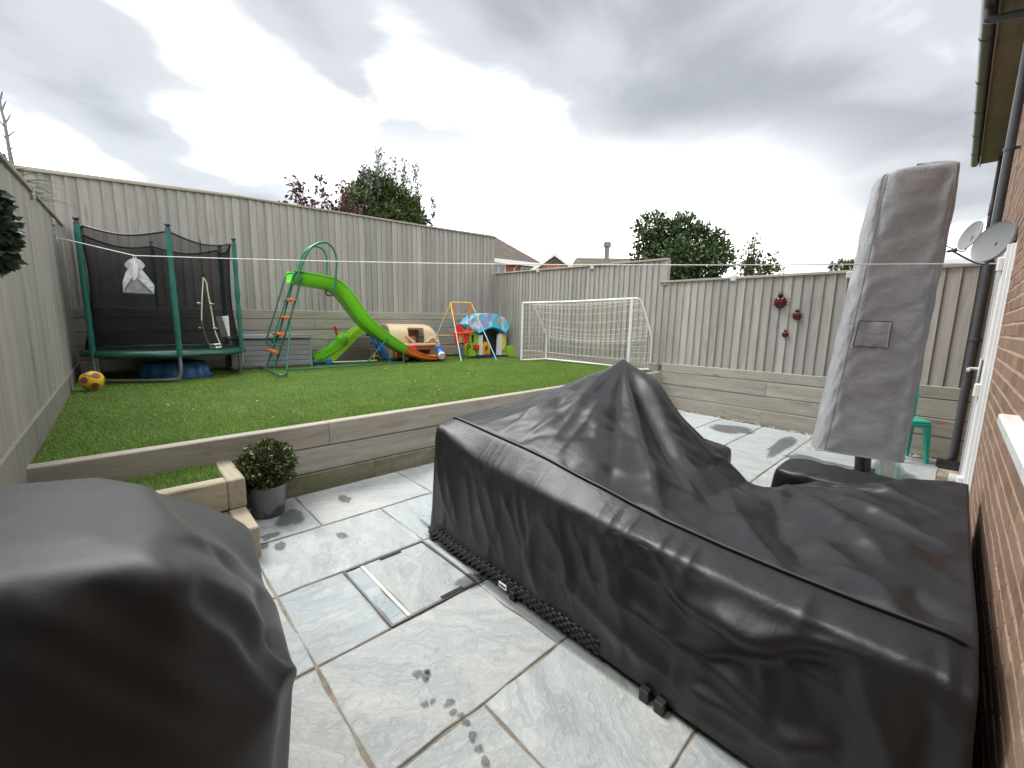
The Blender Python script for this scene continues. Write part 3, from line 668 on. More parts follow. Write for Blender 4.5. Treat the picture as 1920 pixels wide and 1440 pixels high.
# ================================================================== FABRIC COVERS
def fabric(name, col, rough, weave=900.0, wv=0.12, sheen=0.0, crease=0.25, spec=0.5, rid=0.35):
    t = NT(name); c = t.coord('Object', vary=False); n1 = t.noise(c, 3.0, 5, 0.6); n2 = t.noise(c, 26.0, 6, 0.65, 0.6); n3 = t.noise(c, weave, 2, 0.5)
    cw_ = t.n('ShaderNodeVectorMath', {0: c, 1: t.math('MULTIPLY', t.noise(c, 2.0, 3, 0.5), 0.5)}, operation='ADD').outputs[0]
    rg = t.math('ABSOLUTE', t.math('SUBTRACT', t.noise(cw_, 5.0, 3, 0.5, 0.4), 0.5)); rg2 = t.math('ABSOLUTE', t.math('SUBTRACT', t.noise(cw_, 13.0, 3, 0.5, 0.3), 0.5)); rgs = t.math('ADD', t.math('MINIMUM', t.math('MULTIPLY', rg, 3.0), 0.35), t.math('MULTIPLY', t.math('MINIMUM', t.math('MULTIPLY', rg2, 3.0), 0.3), 0.4))
    t.P(Base_Color=t.ramp(n1, [(0.3, sc(col, 0.85)), (0.7, sc(col, 1.2))]), Roughness=t.math('ADD', t.math('MULTIPLY', n1, 0.14), rough-0.07))
    t.b.inputs['Specular IOR Level'].default_value = spec
    if sheen: t.b.inputs['Sheen Weight'].default_value = sheen; t.b.inputs['Sheen Roughness'].default_value = 0.5
    b1 = t.n('ShaderNodeBump', {'Height': n2, 'Strength': crease, 'Distance': 0.012}); b3 = t.n('ShaderNodeBump', {'Height': rgs, 'Strength': rid, 'Distance': 0.02, 'Normal': b1.outputs[0]}); b2 = t.n('ShaderNodeBump', {'Height': n3, 'Strength': wv, 'Distance': 0.0008, 'Normal': b3.outputs[0]})
    t.set(t.b.inputs['Normal'], b2.outputs[0]); return t.m
M['cover'] = fabric('black_polyester', (0.0072, 0.0080, 0.0100), 0.46, crease=0.03, rid=0.10, spec=0.58)
M['cover_matt'] = fabric('black_canvas', (0.025, 0.0265, 0.0305), 0.50, crease=0.03, sheen=0.1, rid=0.05)
M['cover_grey'] = fabric('grey_polyester', (0.30, 0.305, 0.32), 0.55, crease=0.22, rid=0.28)
M['piping'] = plain('black_piping', (0.012, 0.012, 0.013), 0.5)

def field(n, m, fu, fv, seed, octv=2, closed=False):
    """smooth random field on an n x m grid, fu / fv = waves across the grid"""
    r = np.random.default_rng(seed); out = np.zeros((n, m)); amp = 1.0
    for o in range(octv):
        for k in range(7):
            a, b = fu*(2**o)*r.normal(1, 0.3), fv*(2**o)*r.normal(1, 0.35)
            if closed: a = round(a)
            s = 1 if r.random() < 0.5 else -1
            out += amp*np.sin(2*np.pi*(a*np.arange(n)[:, None]/n+s*b*np.arange(m)[None, :]/m)+r.uniform(0, 6.28))
        amp *= 0.45
    return out/2.6
def normals(P, closed=False):
    du = np.roll(P, -1, 0)-np.roll(P, 1, 0) if closed else np.gradient(P, axis=0); dv = np.gradient(P, axis=1)
    N = np.cross(du, dv); L = np.linalg.norm(N, axis=2, keepdims=True); return N/np.maximum(L, 1e-9)
def relax(P, disp, su, sv, lo, hi, pin, iters=120, bend=0.35, closed=False, tang=0.02, out=1.0, gravity=0.0):
    """settle a sheet with a little spare length about the base surface P (position based dynamics)"""
    n, m, _ = P.shape; N = normals(P, closed)*out; X = P+N*disp[..., None]; w = np.where(pin, 0.0, 1.0)
    def con(A, B, rest_s):
        L = np.linalg.norm(P[B]-P[A], axis=-1)*rest_s; return L
    def idx(di, dj, a0, ast, b0, bst):
        i = np.arange(a0, n if (closed and di) else n-di, ast); j = np.arange(b0, m-dj if dj >= 0 else m, bst)
        if dj < 0: j = np.arange(max(b0, -dj), m, bst)
        I, J = np.meshgrid(i, j, indexing='ij'); return (I, J), ((I+di) % n, J+dj)
    G = []
    for s in (0, 1): G.append((*idx(1, 0, s, 2, 0, 1), 'u', 1.0)); G.append((*idx(0, 1, 0, 1, s, 2), 'v', 1.0))
    for s in (0, 1): G.append((*idx(1, 1, s, 2, 0, 1), 'd', 0.5)); G.append((*idx(1, -1, s, 2, 0, 1), 'd', 0.5))
    for k in (3,):
        for s in range(2*k):
            if s >= k: continue
    R = []
    for A, B, ty, st in G:
        s_ = {'u': su, 'v': sv, 'd': (su+sv)/2}[ty]; s_ = np.broadcast_to(s_, (n, m))[A]
        R.append((A, B, con(A, B, s_), st))
    for it in range(iters):
        for A, B, L, st in R:
            a, b = X[A], X[B]; d = b-a; l = np.linalg.norm(d, axis=-1); wa, wb = w[A], w[B]; ws = wa+wb
            q = np.where(ws > 0, (l-L)/np.maximum(l, 1e-9)/np.maximum(ws, 1e-9), 0.0)*st
            q = d*q[..., None]; X[A] = a+q*wa[..., None]; X[B] = b-q*wb[..., None]
        # bending: pull towards the local mean
        Y = X.copy(); c = bend*w[..., None]
        if closed: X = X*(1-0.5*c)+0.5*c*(np.roll(Y, 1, 0)+np.roll(Y, -1, 0))*0.5
        else: X[1:-1] = X[1:-1]*(1-0.5*c[1:-1])+0.25*c[1:-1]*(Y[2:]+Y[:-2])
        X[:, 1:-1] = X[:, 1:-1]*(1-0.5*c[:, 1:-1])+0.25*c[:, 1:-1]*(Y[:, 2:]+Y[:, :-2])
        if gravity: X[..., 2] -= gravity*w
        D = X-P; dn = (D*N).sum(-1); T = D-N*dn[..., None]; tl = np.linalg.norm(T, axis=-1)
        T *= np.minimum(1.0, tang/np.maximum(tl, 1e-9))[..., None]; X = P+T+N*np.clip(dn, lo, hi)[..., None]
        X[..., 2] = np.maximum(X[..., 2], 0.012)
    return X
def sheet(name, X, mat, parent, closed=False, flip=False):
    n, m, _ = X.shape; f = grid_faces(n, m, closed)
    if flip: f = [q[::-1] for q in f]
    return mesh(name, X.reshape(-1, 3), f, mat, parent, True)
def lap(P, k, a=0.5, mask=None, closed=False):
    for _ in range(k):
        Q = P.copy()
        if closed: Q = Q*(1-a/2)+a/4*(np.roll(P, 1, 0)+np.roll(P, -1, 0))
        else: Q[1:-1] = Q[1:-1]*(1-a/2)+a/4*(P[2:]+P[:-2])
        Q[:, 1:-1] = Q[:, 1:-1]*(1-a/2)+a/4*(P[:, 2:]+P[:, :-2])
        P = Q if mask is None else np.where(mask[..., None], P, Q)
    return P

# ---- garden sofa set under its black cover
sofa = thing('covered_sofa', 'large black fabric cover draped over garden sofa with pointed peak', 'furniture cover', (0, 0, 0))
ST = [ # Y: shoulder z, seam z, z at X 1.75, 2.1, 2.62, 2.95, far edge x, far edge z
    (-0.14, .56, .615, .62, .60, .60, .60, 3.45, .60), (-0.08, .575, .628, .62, .60, .60, .60, 3.45, .605), (0.1, .57, .625, .605, .585, .58, .575, 3.32, .60), (0.3, .565, .627, .60, .56, .55, .535, 3.22, .53),
    (0.5, .57, .634, .60, .55, .53, .475, 3.14, .47), (0.74, .585, .649, .645, .60, .555, .43, 3.08, .37), (0.9, .59, .668, .69, .675, .62, .44, 3.06, .35), (1.05, .60, .692, .733, .76, .73, .49, 3.08, .36), (1.10, .60, .697, .745, .785, .77, .53, 3.30, .40),
    (1.16, .603, .705, .765, .825, .825, .60, 3.62, .455), (1.2, .605, .71, .775, .85, .86, .64, 3.64, .465), (1.4, .62, .742, .82, .96, 1.05, .82, 3.62, .49), (1.55, .63, .758, .84, 1.01, 1.165, .93, 3.66, .50), (1.62, .635, .764, .845, 1.02, 1.215, .95, 3.66, .50),
    (1.70, .64, .770, .85, 1.015, 1.15, .93, 3.66, .50), (1.85, .655, .782, .845, .975, 1.05, .88, 3.66, .49), (2.05, .70, .80, .835, .90, .94, .80, 3.65, .48), (2.2, .745, .812, .825, .85, .86, .74, 3.63, .47), (2.265, .75, .806, .815, .83, .84, .72, 3.62, .46)]
ST = np.array(ST); NU, NV = 215, 285
yy = np.linspace(ST[0, 0], ST[-1, 0], NU)
iv_ = lambda c: np.interp(yy, ST[:, 0], ST[:, c])
zs, zm, z6, z7, z8, z9, xf, zf = [iv_(c) for c in range(1, 9)]
xb = 1.385+0.035*(yy/2.27)                       # foot of the long front face
keys = [(xb, 0*yy+.03), (xb+.022, 0*yy+.33), (xb+.035, zs-.05), (xb+.045, zs), (xb+.062, zs+.02), (0*yy+1.575, zm-.008), (0*yy+1.592, zm), (0*yy+1.75, z6), (0*yy+2.1, z7), (0*yy+2.42, (z7*0.38+z8*0.62)-0.01), (0*yy+2.62, z8), (0*yy+2.75, z8*0.55+z9*0.45), (0*yy+2.95, z9), (xf-.14, zf+.02), (xf-.03, zf), (xf, zf-.05), (xf+.02, .04+0*yy)]
K = np.array([[k[0], yy, k[1]] for k in keys]).transpose(2, 0, 1)     # NU x keys x 3
seg = np.linalg.norm(np.diff(K.mean(0), axis=0), axis=1); cs = np.concatenate([[0], np.cumsum(seg)]); vv = np.linspace(0, cs[-1], NV)
B = np.zeros((NU, NV, 3))
for c in range(3):
    for i in range(NU): B[i, :, c] = np.interp(vv, cs, K[i, :, c])
JS = int(np.argmin(abs(vv-cs[6]))); JSH = int(np.argmin(abs(vv-cs[3])))   # seam row, shoulder row
B = lap(B, 3, 0.8)
PK = np.array([2.62, 1.62])
dx, dy = B[..., 0]-PK[0], B[..., 1]-PK[1]; rr = np.hypot(dx, dy); th = np.arctan2(dy, dx)
ui = np.arange(NU)[:, None]/NU; vi = vv[None, :]/cs[-1]; jj = np.arange(NV)[None, :]
def bump_(x, c, s): return np.exp(-((x-c)/s)**2)
front = np.clip((JSH-jj)/10.0, 0, 1)*np.clip(0.15+jj/14.0, 0, 1)*np.ones((NU, 1)); strip = ((jj >= JSH) & (jj <= JS))*np.ones((NU, 1))
top = (jj > JS)*np.ones((NU, 1))
radial = np.sin(th*13+2.5*np.sin(th*2.3))*0.6+np.sin(th*23+1.7)*0.4
def crease(x): return np.sign(x)*(1-np.exp(-2.2*np.abs(x)))
def ridged(x): return 1-2*np.abs(np.sin(np.pi*x))**0.75
disp = front*0.009*crease(field(NU, NV, 6, 1.6, 3, 3))
disp = disp+front*(0.009*ridged(ui*7.3+0.8*(1-jj/JSH)+0.35*np.sin(ui*11)))
gath = ridged(ui*17+0.9*np.sin(ui*17)+0.5*np.sin(ui*41))*(bump_(jj, JSH, 4)+0.5*bump_(jj, JSH+5, 6))
disp = disp+0.007*gath*np.clip(0.15+1.1*np.abs(np.sin(ui*9+1))*np.abs(np.sin(ui*23+2)), 0, 1)
disp = disp+top*(0.009*radial*np.exp(-(rr/1.0)**2)*np.clip(rr/0.25, 0, 1)+0.009*crease(field(NU, NV, 3.0, 4, 8, 3))*np.clip(rr/0.6, 0, 1))
# long tension folds over the low part: (x0,y0,x1,y1,width,height)
FOLDS = [(2.62, 1.62, 1.60, 0.74, .045, .030), (2.60, 1.60, 1.60, 1.02, .05, -.014), (2.55, 1.62, 1.62, 1.45, .05, .010), (2.6, 1.6, 1.9, 0.55, .05, -.020), (2.62, 1.6, 2.35, 0.55, .05, .022), (2.64, 1.6, 2.6, 0.75, .045, .025), (2.66, 1.58, 2.9, 0.9, .04, .022), (2.7, 1.6, 3.2, 1.25, .03, .018), (2.7, 1.62, 3.4, 1.5, .03, .018),
    (2.95, 0.62, 1.95, 0.05, .05, .022), (2.85, 0.45, 2.35, -0.1, .05, .020), (2.55, 0.6, 1.7, 0.25, .05, -.016), (3.05, 0.55, 2.75, 0.1, .04, .018), (2.3, 0.75, 1.62, 0.42, .05, .016), (2.1, 0.35, 1.65, -0.02, .045, .020), (3.2, 0.3, 2.7, -0.1, .04, .014), (1.9, 0.2, 1.62, -0.1, .03, -.016), (2.5, 1.7, 1.65, 2.1, .05, .012), (2.5, 1.75, 1.75, 2.2, .04, .010), (2.4, 1.66, 1.62, 1.8, .04, .009)]
for (x0, y0, x1, y1, w_, a_) in FOLDS:
    d = np.array([x1-x0, y1-y0]); L = np.hypot(*d); d /= L; s = (B[..., 0]-x0)*d[0]+(B[..., 1]-y0)*d[1]; q = (B[..., 0]-x0)*(-d[1])+(B[..., 1]-y0)*d[0]
    disp = disp+top*1.5*a_*np.exp(-np.abs(q)/w_*1.3)*np.clip(s/(0.25*L), 0, 1)*np.clip((L-s)/(0.2*L), 0, 1)
# slack swag low on the front face near the house
fy = B[..., 1]; fz_ = B[..., 2]
for (y0, z0, y1, z1, w_, a_) in [(0.9, .50, 0.0, .40, .05, .030), (1.0, .36, 0.05, .20, .06, .045), (1.3, .30, 0.35, .08, .05, .035), (0.75, .58, 0.25, .50, .03, .018), (1.9, .62, 1.55, .08, .04, .016), (1.62, .60, 1.3, .10, .035, .018), (2.15, .60, 1.95, .12, .035, .014), (1.15, .58, 0.9, .25, .03, .016)]:
    d = np.array([y1-y0, z1-z0]); L = np.hypot(*d); d /= L; s = (fy-y0)*d[0]+(fz_-z0)*d[1]; q = (fy-y0)*(-d[1])+(fz_-z0)*d[0]
    disp = disp+front*a_*np.exp(-np.abs(q)/w_*1.2)*np.clip(s/(0.3*L), 0, 1)*np.clip((L-s)/(0.3*L), 0, 1)
# folds seen on the real cover, each a crease traced along the cloth
def projv(P_):
    q = P_-np.array([0, 0, EYE]); w_ = q @ _f; return 960+FPX*(q @ _r2)/w_, 720+FPX*(q @ _d2)/w_
UX, UY = projv(B)
def crease_line(pts, w_, a_, region, UX=UX, UY=UY):
    d_ = np.full(UX.shape, 1e9); s_ = np.zeros(UX.shape); L = 0.0; tot = sum(math.dist(p, q) for p, q in zip(pts, pts[1:]))
    sg = np.zeros(UX.shape)
    for (x0, y0), (x1, y1) in zip(pts, pts[1:]):
        l = math.hypot(x1-x0, y1-y0); ex, ey = (x1-x0)/l, (y1-y0)/l; s = np.clip((UX-x0)*ex+(UY-y0)*ey, 0, l); dd = np.hypot(UX-x0-ex*s, UY-y0-ey*s)
        k = dd < d_; d_[k] = dd[k]; s_[k] = (L+s[k])/tot; sg[k] = np.sign((UX-x0)*(-ey)+(UY-y0)*ex)[k]; L += l
    return region*1.7*a_*np.exp(-d_/(0.85*w_*np.where(sg > 0, 1.7, 0.55)))*np.clip(s_/0.15, 0, 1)*np.clip((1-s_)/0.25+0.05, 0, 1)
for pts, w_, a_ in (([(1182, 690), (1230, 790), (1262, 860), (1295, 930)], 12, -.022), ([(1196, 692), (1262, 790), (1330, 860), (1400, 905)], 12, .026), ([(1188, 690), (1245, 800), (1290, 880), (1350, 940)], 12, .022), ([(1347, 957), (1390, 993), (1440, 1043), (1500, 1090)], 14, .022),
        ([(1547, 1057), (1613, 1090), (1670, 1123), (1720, 1160)], 14, .022), ([(1447, 973), (1487, 1013), (1530, 1050)], 14, -.018), ([(1487, 937), (1580, 980), (1647, 1020), (1773, 1057)], 18, .026), ([(1563, 910), (1663, 957), (1740, 985)], 14, .016), ([(1440, 930), (1513, 903), (1560, 915)], 14, .018), ([(1700, 1100), (1760, 1140), (1810, 1180)], 12, -.02), ([(1750, 1145), (1800, 1170)], 8, .016),
        ([(1150, 690), (1010, 770), (900, 800)], 9, .010), ([(1150, 700), (1040, 790), (960, 830)], 9, .009), ([(1160, 705), (1090, 800), (1040, 860)], 9, .008), ([(1230, 870), (1226, 930), (1245, 970)], 10, .014)):
    disp = disp+crease_line(pts, w_, a_, top)
for pts, w_, a_ in (([(963, 900), (975, 980), (1013, 1113)], 12, .014), ([(997, 917), (1063, 1050), (1085, 1130)], 12, .016), ([(1107, 935), (1150, 1040), (1190, 1140)], 13, .016), ([(1247, 990), (1262, 1060), (1290, 1140)], 12, .022), ([(1200, 985), (1240, 1090), (1300, 1180)], 14, -.016),
        ([(1300, 1110), (1420, 1180), (1560, 1200), (1763, 1232)], 22, .040), ([(1240, 1180), (1330, 1235), (1480, 1232), (1700, 1245)], 18, -.035), ([(1280, 1273), (1360, 1320), (1447, 1373), (1580, 1400)], 20, .040), ([(1230, 1290), (1340, 1360), (1440, 1407)], 16, .030), ([(1320, 1060), (1380, 1090), (1450, 1100)], 10, .016), ([(1420, 1100), (1500, 1130), (1560, 1135)], 10, .014), ([(870, 870), (880, 960), (900, 1030)], 10, .010)):
    disp = disp+crease_line(pts, w_*1.15, a_*0.8, front)
disp *= np.clip(ui/0.03, 0, 1)*np.clip((1-ui)/0.03, 0, 1)
pin = np.zeros((NU, NV), bool); pin[[0, -1]] = True; pin[:, JS] = True; pin[:, [0, -1]] = True
hi = 0.075*front+0.018*strip+0.06*top; lo_ = -(0.055*front+0.014*strip+0.045*top)
su = 1.0+0.035*front+0.030*strip+0.012*top; sv = 1.0+0.012*front+0.006*top
X = relax(B, disp, su, sv, lo_, hi, pin, 12, 0.004, out=-1.0 if normals(B)[NU//2, NV//2, 2] < 0 else 1.0)
# end skirts
def skirt(edge, yend, k=14):
    E_ = np.array(edge); rows_ = []
    for i in range(1, k+1):
        u = i/k; q = E_.copy(); q[:, 2] = E_[:, 2]*(1-u)+0.03*u; q[:, 1] = E_[:, 1]+(yend-E_[:, 1])*math.sin(u*math.pi/2)
        q[:, 1] += 0.008*np.sin(np.arange(len(q))*0.35)*u; rows_.append(q)
    return np.array(rows_)
full = np.concatenate([skirt(X[0], -0.165)[::-1], X, skirt(X[-1], 2.30)], 0)
flip = normals(X)[NU//2, NV//2, 2] < 0
sheet('cover', full, M['cover'], sofa, flip=flip)
seam = [tuple(p+np.array([-.004, 0, .006])) for p in X[2:-2, JS]]
tube('piping', [seam[i] for i in range(0, len(seam), 2)], 0.0075, M['piping'], sofa, 6)
GX, GY = projv(X)
def along(pts, k=26):
    o_ = []
    for q in range(k+1):
        u = q/k*(len(pts)-1); i = min(int(u), len(pts)-2); x = pts[i][0]+(pts[i+1][0]-pts[i][0])*(u-i); y = pts[i][1]+(pts[i+1][1]-pts[i][1])*(u-i)
        e_ = (GX-x)**2+(GY-y)**2; e_[:, :JS] = 1e9; i_, j_ = np.unravel_index(np.argmin(e_), e_.shape); p_ = tuple(X[i_, j_]+np.array([-.006, -.002, .006]))
        if not o_ or math.dist(p_, o_[-1]) > 0.012: o_.append(p_)
    return o_
# woven base, feet and tag below the cover
m = MB()
for k in range(62):
    y = 2.25-k*0.022
    for r in range(4): m.cbox((1.384+0.035*(y/2.27), y-0.009, 0.03+r*0.017), (1.400+0.035*(y/2.27), y+0.009, 0.043+r*0.017), 0.004) if (k+r) % 2 == 0 else m.box((1.390, y-0.011, 0.033+r*0.017), (1.400, y+0.011, 0.040+r*0.017))
tag(m.build('woven_base', M['black'], sofa), kind='stuff')
for (x, y) in ((1.41, 2.235), (1.40, 1.44), (1.375, 0.665), (1.37, 0.60), (3.4, 2.1), (3.2, 0.0)): MB().cbox((x-0.015, y-0.02, 0.0), (x+0.02, y+0.02, 0.05), 0.004).build('foot', M['black'], sofa)
tg = MB().cbox((1.362, 1.455, 0.055), (1.366, 1.515, 0.085), 0.001).build('label_tag', M['white'], sofa); MB().box((1.3605, 1.463, 0.066), (1.3625, 1.507, 0.075)).build('print', M['black'], tg)

# ---- radial covers: a shoulder outline, an edge outline and a hem
def rrect(x0, x1, y0, y1, p, c, a):
    """distance from c to a rounded rectangle in direction a"""
    cx, cy = (x0+x1)/2, (y0+y1)/2; lo2, hi2 = 0.0, 3.0
    hx, hy = (x1-x0)/2, (y1-y0)/2
    for _ in range(40):
        r = (lo2+hi2)/2; X_ = abs(c[0]+r*math.cos(a)-cx)/hx; Y_ = abs(c[1]+r*math.sin(a)-cy)/hy
        if X_**p+Y_**p < 1: lo2 = r
        else: hi2 = r
    return lo2
def radial_cover(name, label, cat, c, prof_fn, nu, nv, su, sv, lo, hi, seed, mat, amp, iters=70, waves=(9, 2.0), bend=0.1, extra=None):
    th_ = thing(name, label, cat, (c[0], c[1], 0)); P = np.zeros((nu, nv, 3))
    for i in range(nu):
        a = 2*math.pi*i/nu; k = np.array(prof_fn(a)); L = np.concatenate([[0], np.cumsum(np.hypot(*np.diff(k, axis=0).T))]); u = np.linspace(0, L[-1], nv)
        r = np.interp(u, L, k[:, 0]); P[i, :, 0] = r*math.cos(a); P[i, :, 1] = r*math.sin(a); P[i, :, 2] = np.interp(u, L, k[:, 1])
    P = lap(P, 5, 0.8, closed=True)
    g = np.clip(np.arange(nv)/nv*3-0.5, 0, 1)[None, :]
    dsp = amp*g*field(nu, nv, waves[0], waves[1], seed, 2, True)
    if extra is not None: dsp = dsp+extra(P, g)
    pn = np.zeros((nu, nv), bool); pn[:, 0] = True; sg = 1.0 if (normals(P, True)[:, nv//3, 2].mean()) > 0 else -1.0
    Q = relax(P, dsp, 1+su*g, 1+sv*g, lo*g-0.002, hi*g+0.002, pn, iters, bend, True, out=sg)
    sheet('cover', Q, mat, th_, True, flip=sg < 0); return th_, Q
# barbecue cover, close to the lens at the left
BC = (-0.16, 1.02)
def polyr(poly, c, a):
    """distance from c to a polygon outline in direction a"""
    d = (math.cos(a), math.sin(a)); best = 0.0
    for (x0, y0), (x1, y1) in zip(poly, poly[1:]+poly[:1]):
        ex, ey = x1-x0, y1-y0; den = d[0]*ey-d[1]*ex
        if abs(den) < 1e-9: continue
        tq = ((x0-c[0])*ey-(y0-c[1])*ex)/den; u = ((x0-c[0])*d[1]-(y0-c[1])*d[0])/den
        if tq > 0 and -1e-6 <= u <= 1+1e-6: best = max(best, tq)
    return best
LID = [(0.035, 0.71), (-0.14, 0.78), (-0.30, 0.80), (-0.44, 0.82), (-0.47, 1.0), (-0.46, 1.33), (-0.2, 1.31), (-0.05, 1.25), (0.025, 1.13), (0.05, 0.92)]
EDGE = [(0.03, 0.668), (0.138, 0.70), (0.195, 0.79), (0.225, 1.30), (0.12, 1.50), (-0.48, 1.48), (-0.485, 0.66), (-0.2, 0.655)]
def bbq(a):
    r1 = polyr(LID, BC, a); r2 = max(polyr(EDGE, BC, a), r1+0.02)
    ca, sa = math.cos(a), math.sin(a); z2 = 0.80+0.14*max(0.0, sa)**2+0.12*max(0.0, -ca)**2
    return [(0.0, 1.122), (r1*0.5, 1.118), (r1*0.85, 1.108), (r1*0.97, 1.095), (r1*1.02, 1.075), (r1+(r2-r1)*0.45, 0.95*0.55+z2*0.45+0.075), (r2*0.985, z2+0.015), (r2, z2), (r2-0.002, z2-0.04), (r2-0.03, 0.55), (r2+0.0, 0.30), (r2+0.03, 0.03)]
def bbq_extra(P, g):
    d = np.zeros(P.shape[:2])
    vx, vy = projv(P+np.array([BC[0], BC[1], 0])); one = np.ones(vx.shape)*(vy > 930)
    for pts, w_, a_ in (([(20, 1120), (180, 1200), (400, 1300), (515, 1340)], 26, .016), ([(150, 1090), (330, 1180), (515, 1335)], 20, -.014), ([(250, 1082), (420, 1200), (520, 1330)], 20, .016), ([(330, 1080), (450, 1170), (530, 1290)], 16, -.012), ([(310, 1077), (420, 1110), (530, 1180)], 16, .014), ([(0, 1210), (200, 1310), (400, 1400)], 28, .016), ([(60, 1180), (260, 1290), (460, 1350)], 22, -.014), ([(240, 960), (350, 1000), (460, 1060)], 16, .012), ([(300, 1010), (400, 1035), (475, 1100)], 14, -.010), ([(320, 1040), (430, 1080), (490, 1140)], 14, .012), ([(485, 1100), (520, 1190), (550, 1250)], 12, -.016), ([(500, 1210), (545, 1250), (566, 1275)], 12, .016)):
        d = d+crease_line(pts, w_, a_*0.75, one, vx, vy)
    return d
bq, _ = radial_cover('covered_barbecue', 'smooth black cover over a barbecue in the near left corner', 'barbecue cover', BC, bbq, 240, 150, 0.010, 0.004, -0.05, 0.06, 5, M['cover_matt'], 0.008, 26, (6, 1.0), 0.012, bbq_extra)
for (x, y) in ((-0.27, -0.27), (0.27, -0.27), (-0.27, 0.38), (0.27, 0.38)): MB().lathe([(0.0, 0.0), (0.03, 0.0), (0.03, 0.06), (0.0, 0.06)], 12, (x, y, 0)).build('wheel', M['black'], bq, True)
# covered stool beyond the sofa
SC = (3.58, 0.40)
def stool(a):
    r = rrect(3.36, 3.80, -0.02, 0.80, 8.0, SC, a); return [(0, .455), (r*.8, .455), (r*.97, .45), (r, .43), (r+.02, .2), (r+.03, .03)]
stl, _ = radial_cover('covered_stool', 'low black covered stool between the sofa cover and the grey parasol', 'furniture cover', SC, stool, 120, 60, 0.03, 0.01, -0.02, 0.025, 9, M['cover'], 0.012, 50, (14, 1.0))

# ---- cantilever parasol in its grey cover
UB, UT = Vector((5.08, 0.545, 0.29)), Vector((5.12, 0.42, 2.80))
par = thing('parasol', 'tall folded parasol in a grey zipped cover on the patio', 'parasol', (UB.x, UB.y, 0))
nu, nv = 130, 170; P = np.zeros((nu, nv, 3)); ROT = math.radians(20)
for j in range(nv):
    v = j/(nv-1); s = min(1.0, v/0.93); ctr = UB.lerp(UT, s)-Vector((UB.x, UB.y, 0))
    hw = np.interp(s, [0, .1, .5, .9, 1], [.335, .325, .295, .275, .262]); hd = np.interp(s, [0, .3, .8, 1], [.20, .185, .15, .12])
    k = 1.0; z = ctr.z
    if v > 0.93:
        q = (v-0.93)/0.07; k = math.sqrt(max(0.0, 1-(0.25+0.75*q)**2))*1.02 if q > 0 else 1; k = max(0.0, 1-q)**0.6; z = UT.z+0.035*math.sin(q*math.pi/2)
    for i in range(nu):
        a = 2*math.pi*i/nu; ca, sa = math.cos(a), math.sin(a); e_ = 0.36
        px_ = hd*k*math.copysign(abs(ca)**e_, ca); py_ = hw*k*math.copysign(abs(sa)**e_, sa)
        zz_ = z
        if s > 0.97: zz_ += 0.03*max(0, -sa)**3-0.02*max(0, sa)
        if v < 0.02: zz_ += 0.012*math.sin(a*3)
        P[i, j] = (ctr.x+px_*math.cos(ROT)-py_*math.sin(ROT), ctr.y+px_*math.sin(ROT)+py_*math.cos(ROT), zz_)
P = lap(P, 6, 0.8, closed=True); vj = np.arange(nv)[None, :]/nv; ai = np.arange(nu)[:, None]/nu
dsp = 0.003*field(nu, nv, 3, 4, 21, 2, True)+0.0045*crease(field(nu, nv, 11, 15, 22, 3, True))*np.ones((nu, nv))
# creases running down from the top corners
for (a0, v0, a1, v1, w_, am) in [(0.44, .96, 0.52, .75, .022, .030), (0.36, .97, 0.46, .66, .018, -.020), (0.62, .97, 0.55, .72, .02, .018), (0.52, .93, 0.50, .35, .025, -.010), (0.43, .80, 0.44, .30, .02, .012), (0.58, .6, 0.60, .05, .03, .012), (0.40, .30, 0.47, .04, .02, .016), (0.52, .28, 0.55, .02, .02, -.014)]:
    d = np.array([a1-a0, v1-v0]); L = np.hypot(*d); d /= L; s = (ai-a0)*d[0]+(vj-v0)*d[1]; q = (ai-a0)*(-d[1])+(vj-v0)*d[0]
    dsp = dsp+am*np.exp(-(q/w_)**2)*np.clip(s/(.25*L), 0, 1)*np.clip((L-s)/(.3*L), 0, 1)
pn = np.zeros((nu, nv), bool); pn[:, -1] = True; c0 = P.mean((0,)); sg = np.sign(((P-c0[None])*normals(P, True))[:, nv//2].sum())
Q = relax(P, dsp, 1.006, 1.006, -0.025, 0.03, pn, 40, 0.03, True, out=float(sg))
sheet('cover', Q, M['cover_grey'], par, True, flip=sg < 0)
for ia in (0.405, 0.60):
    tube('seam', [tuple(Q[int(ia*nu), j]*1.0+normals(Q, True)[int(ia*nu), j]*float(sg)*0.002) for j in range(0, int(nv*0.93), 3)], 0.0035, M['cover_grey'], par, 5)
hem = [tuple(Q[i, 0]) for i in range(nu)]; tube('hem', hem, 0.006, M['cover_grey'], par, 5, True)
# storage pocket stitched on the face
def onface(y, z):   # nearest point of the camera side of the cover
    S = Q.reshape(-1, 3); cand = S[S[:, 0] < np.interp(z, [0.3, 2.8], [0.0, 0.04])]; k = np.argmin((cand[:, 1]-y)**2+(cand[:, 2]-z)**2); return Vector(cand[k])
q0 = [atX(x, y, 4.90) for x, y in ((1613, 602), (1672, 603), (1664, 653), (1601, 648))]
loc0 = Vector((UB.x, UB.y, 0)); n_ = 9; pv = []
for i in range(n_):
    for j in range(n_):
        u, w_ = i/(n_-1), j/(n_-1); g = (q0[0]*(1-u)+q0[1]*u)*(1-w_)+(q0[3]*(1-u)+q0[2]*u)*w_-loc0; s = onface(g.y, g.z); pv.append(Vector((s.x-0.007, g.y, g.z)))
pk = mesh('pocket', pv, grid_faces(n_, n_), M['cover_grey'], par, True)
edge = [pv[i*n_] for i in range(n_)]+[pv[(n_-1)*n_+j] for j in range(1, n_)]+[pv[i*n_+n_-1] for i in range(n_-2, -1, -1)]+[pv[j] for j in range(n_-2, 0, -1)]
tube('stitching', edge, 0.003, M['black'], pk, 5, True)
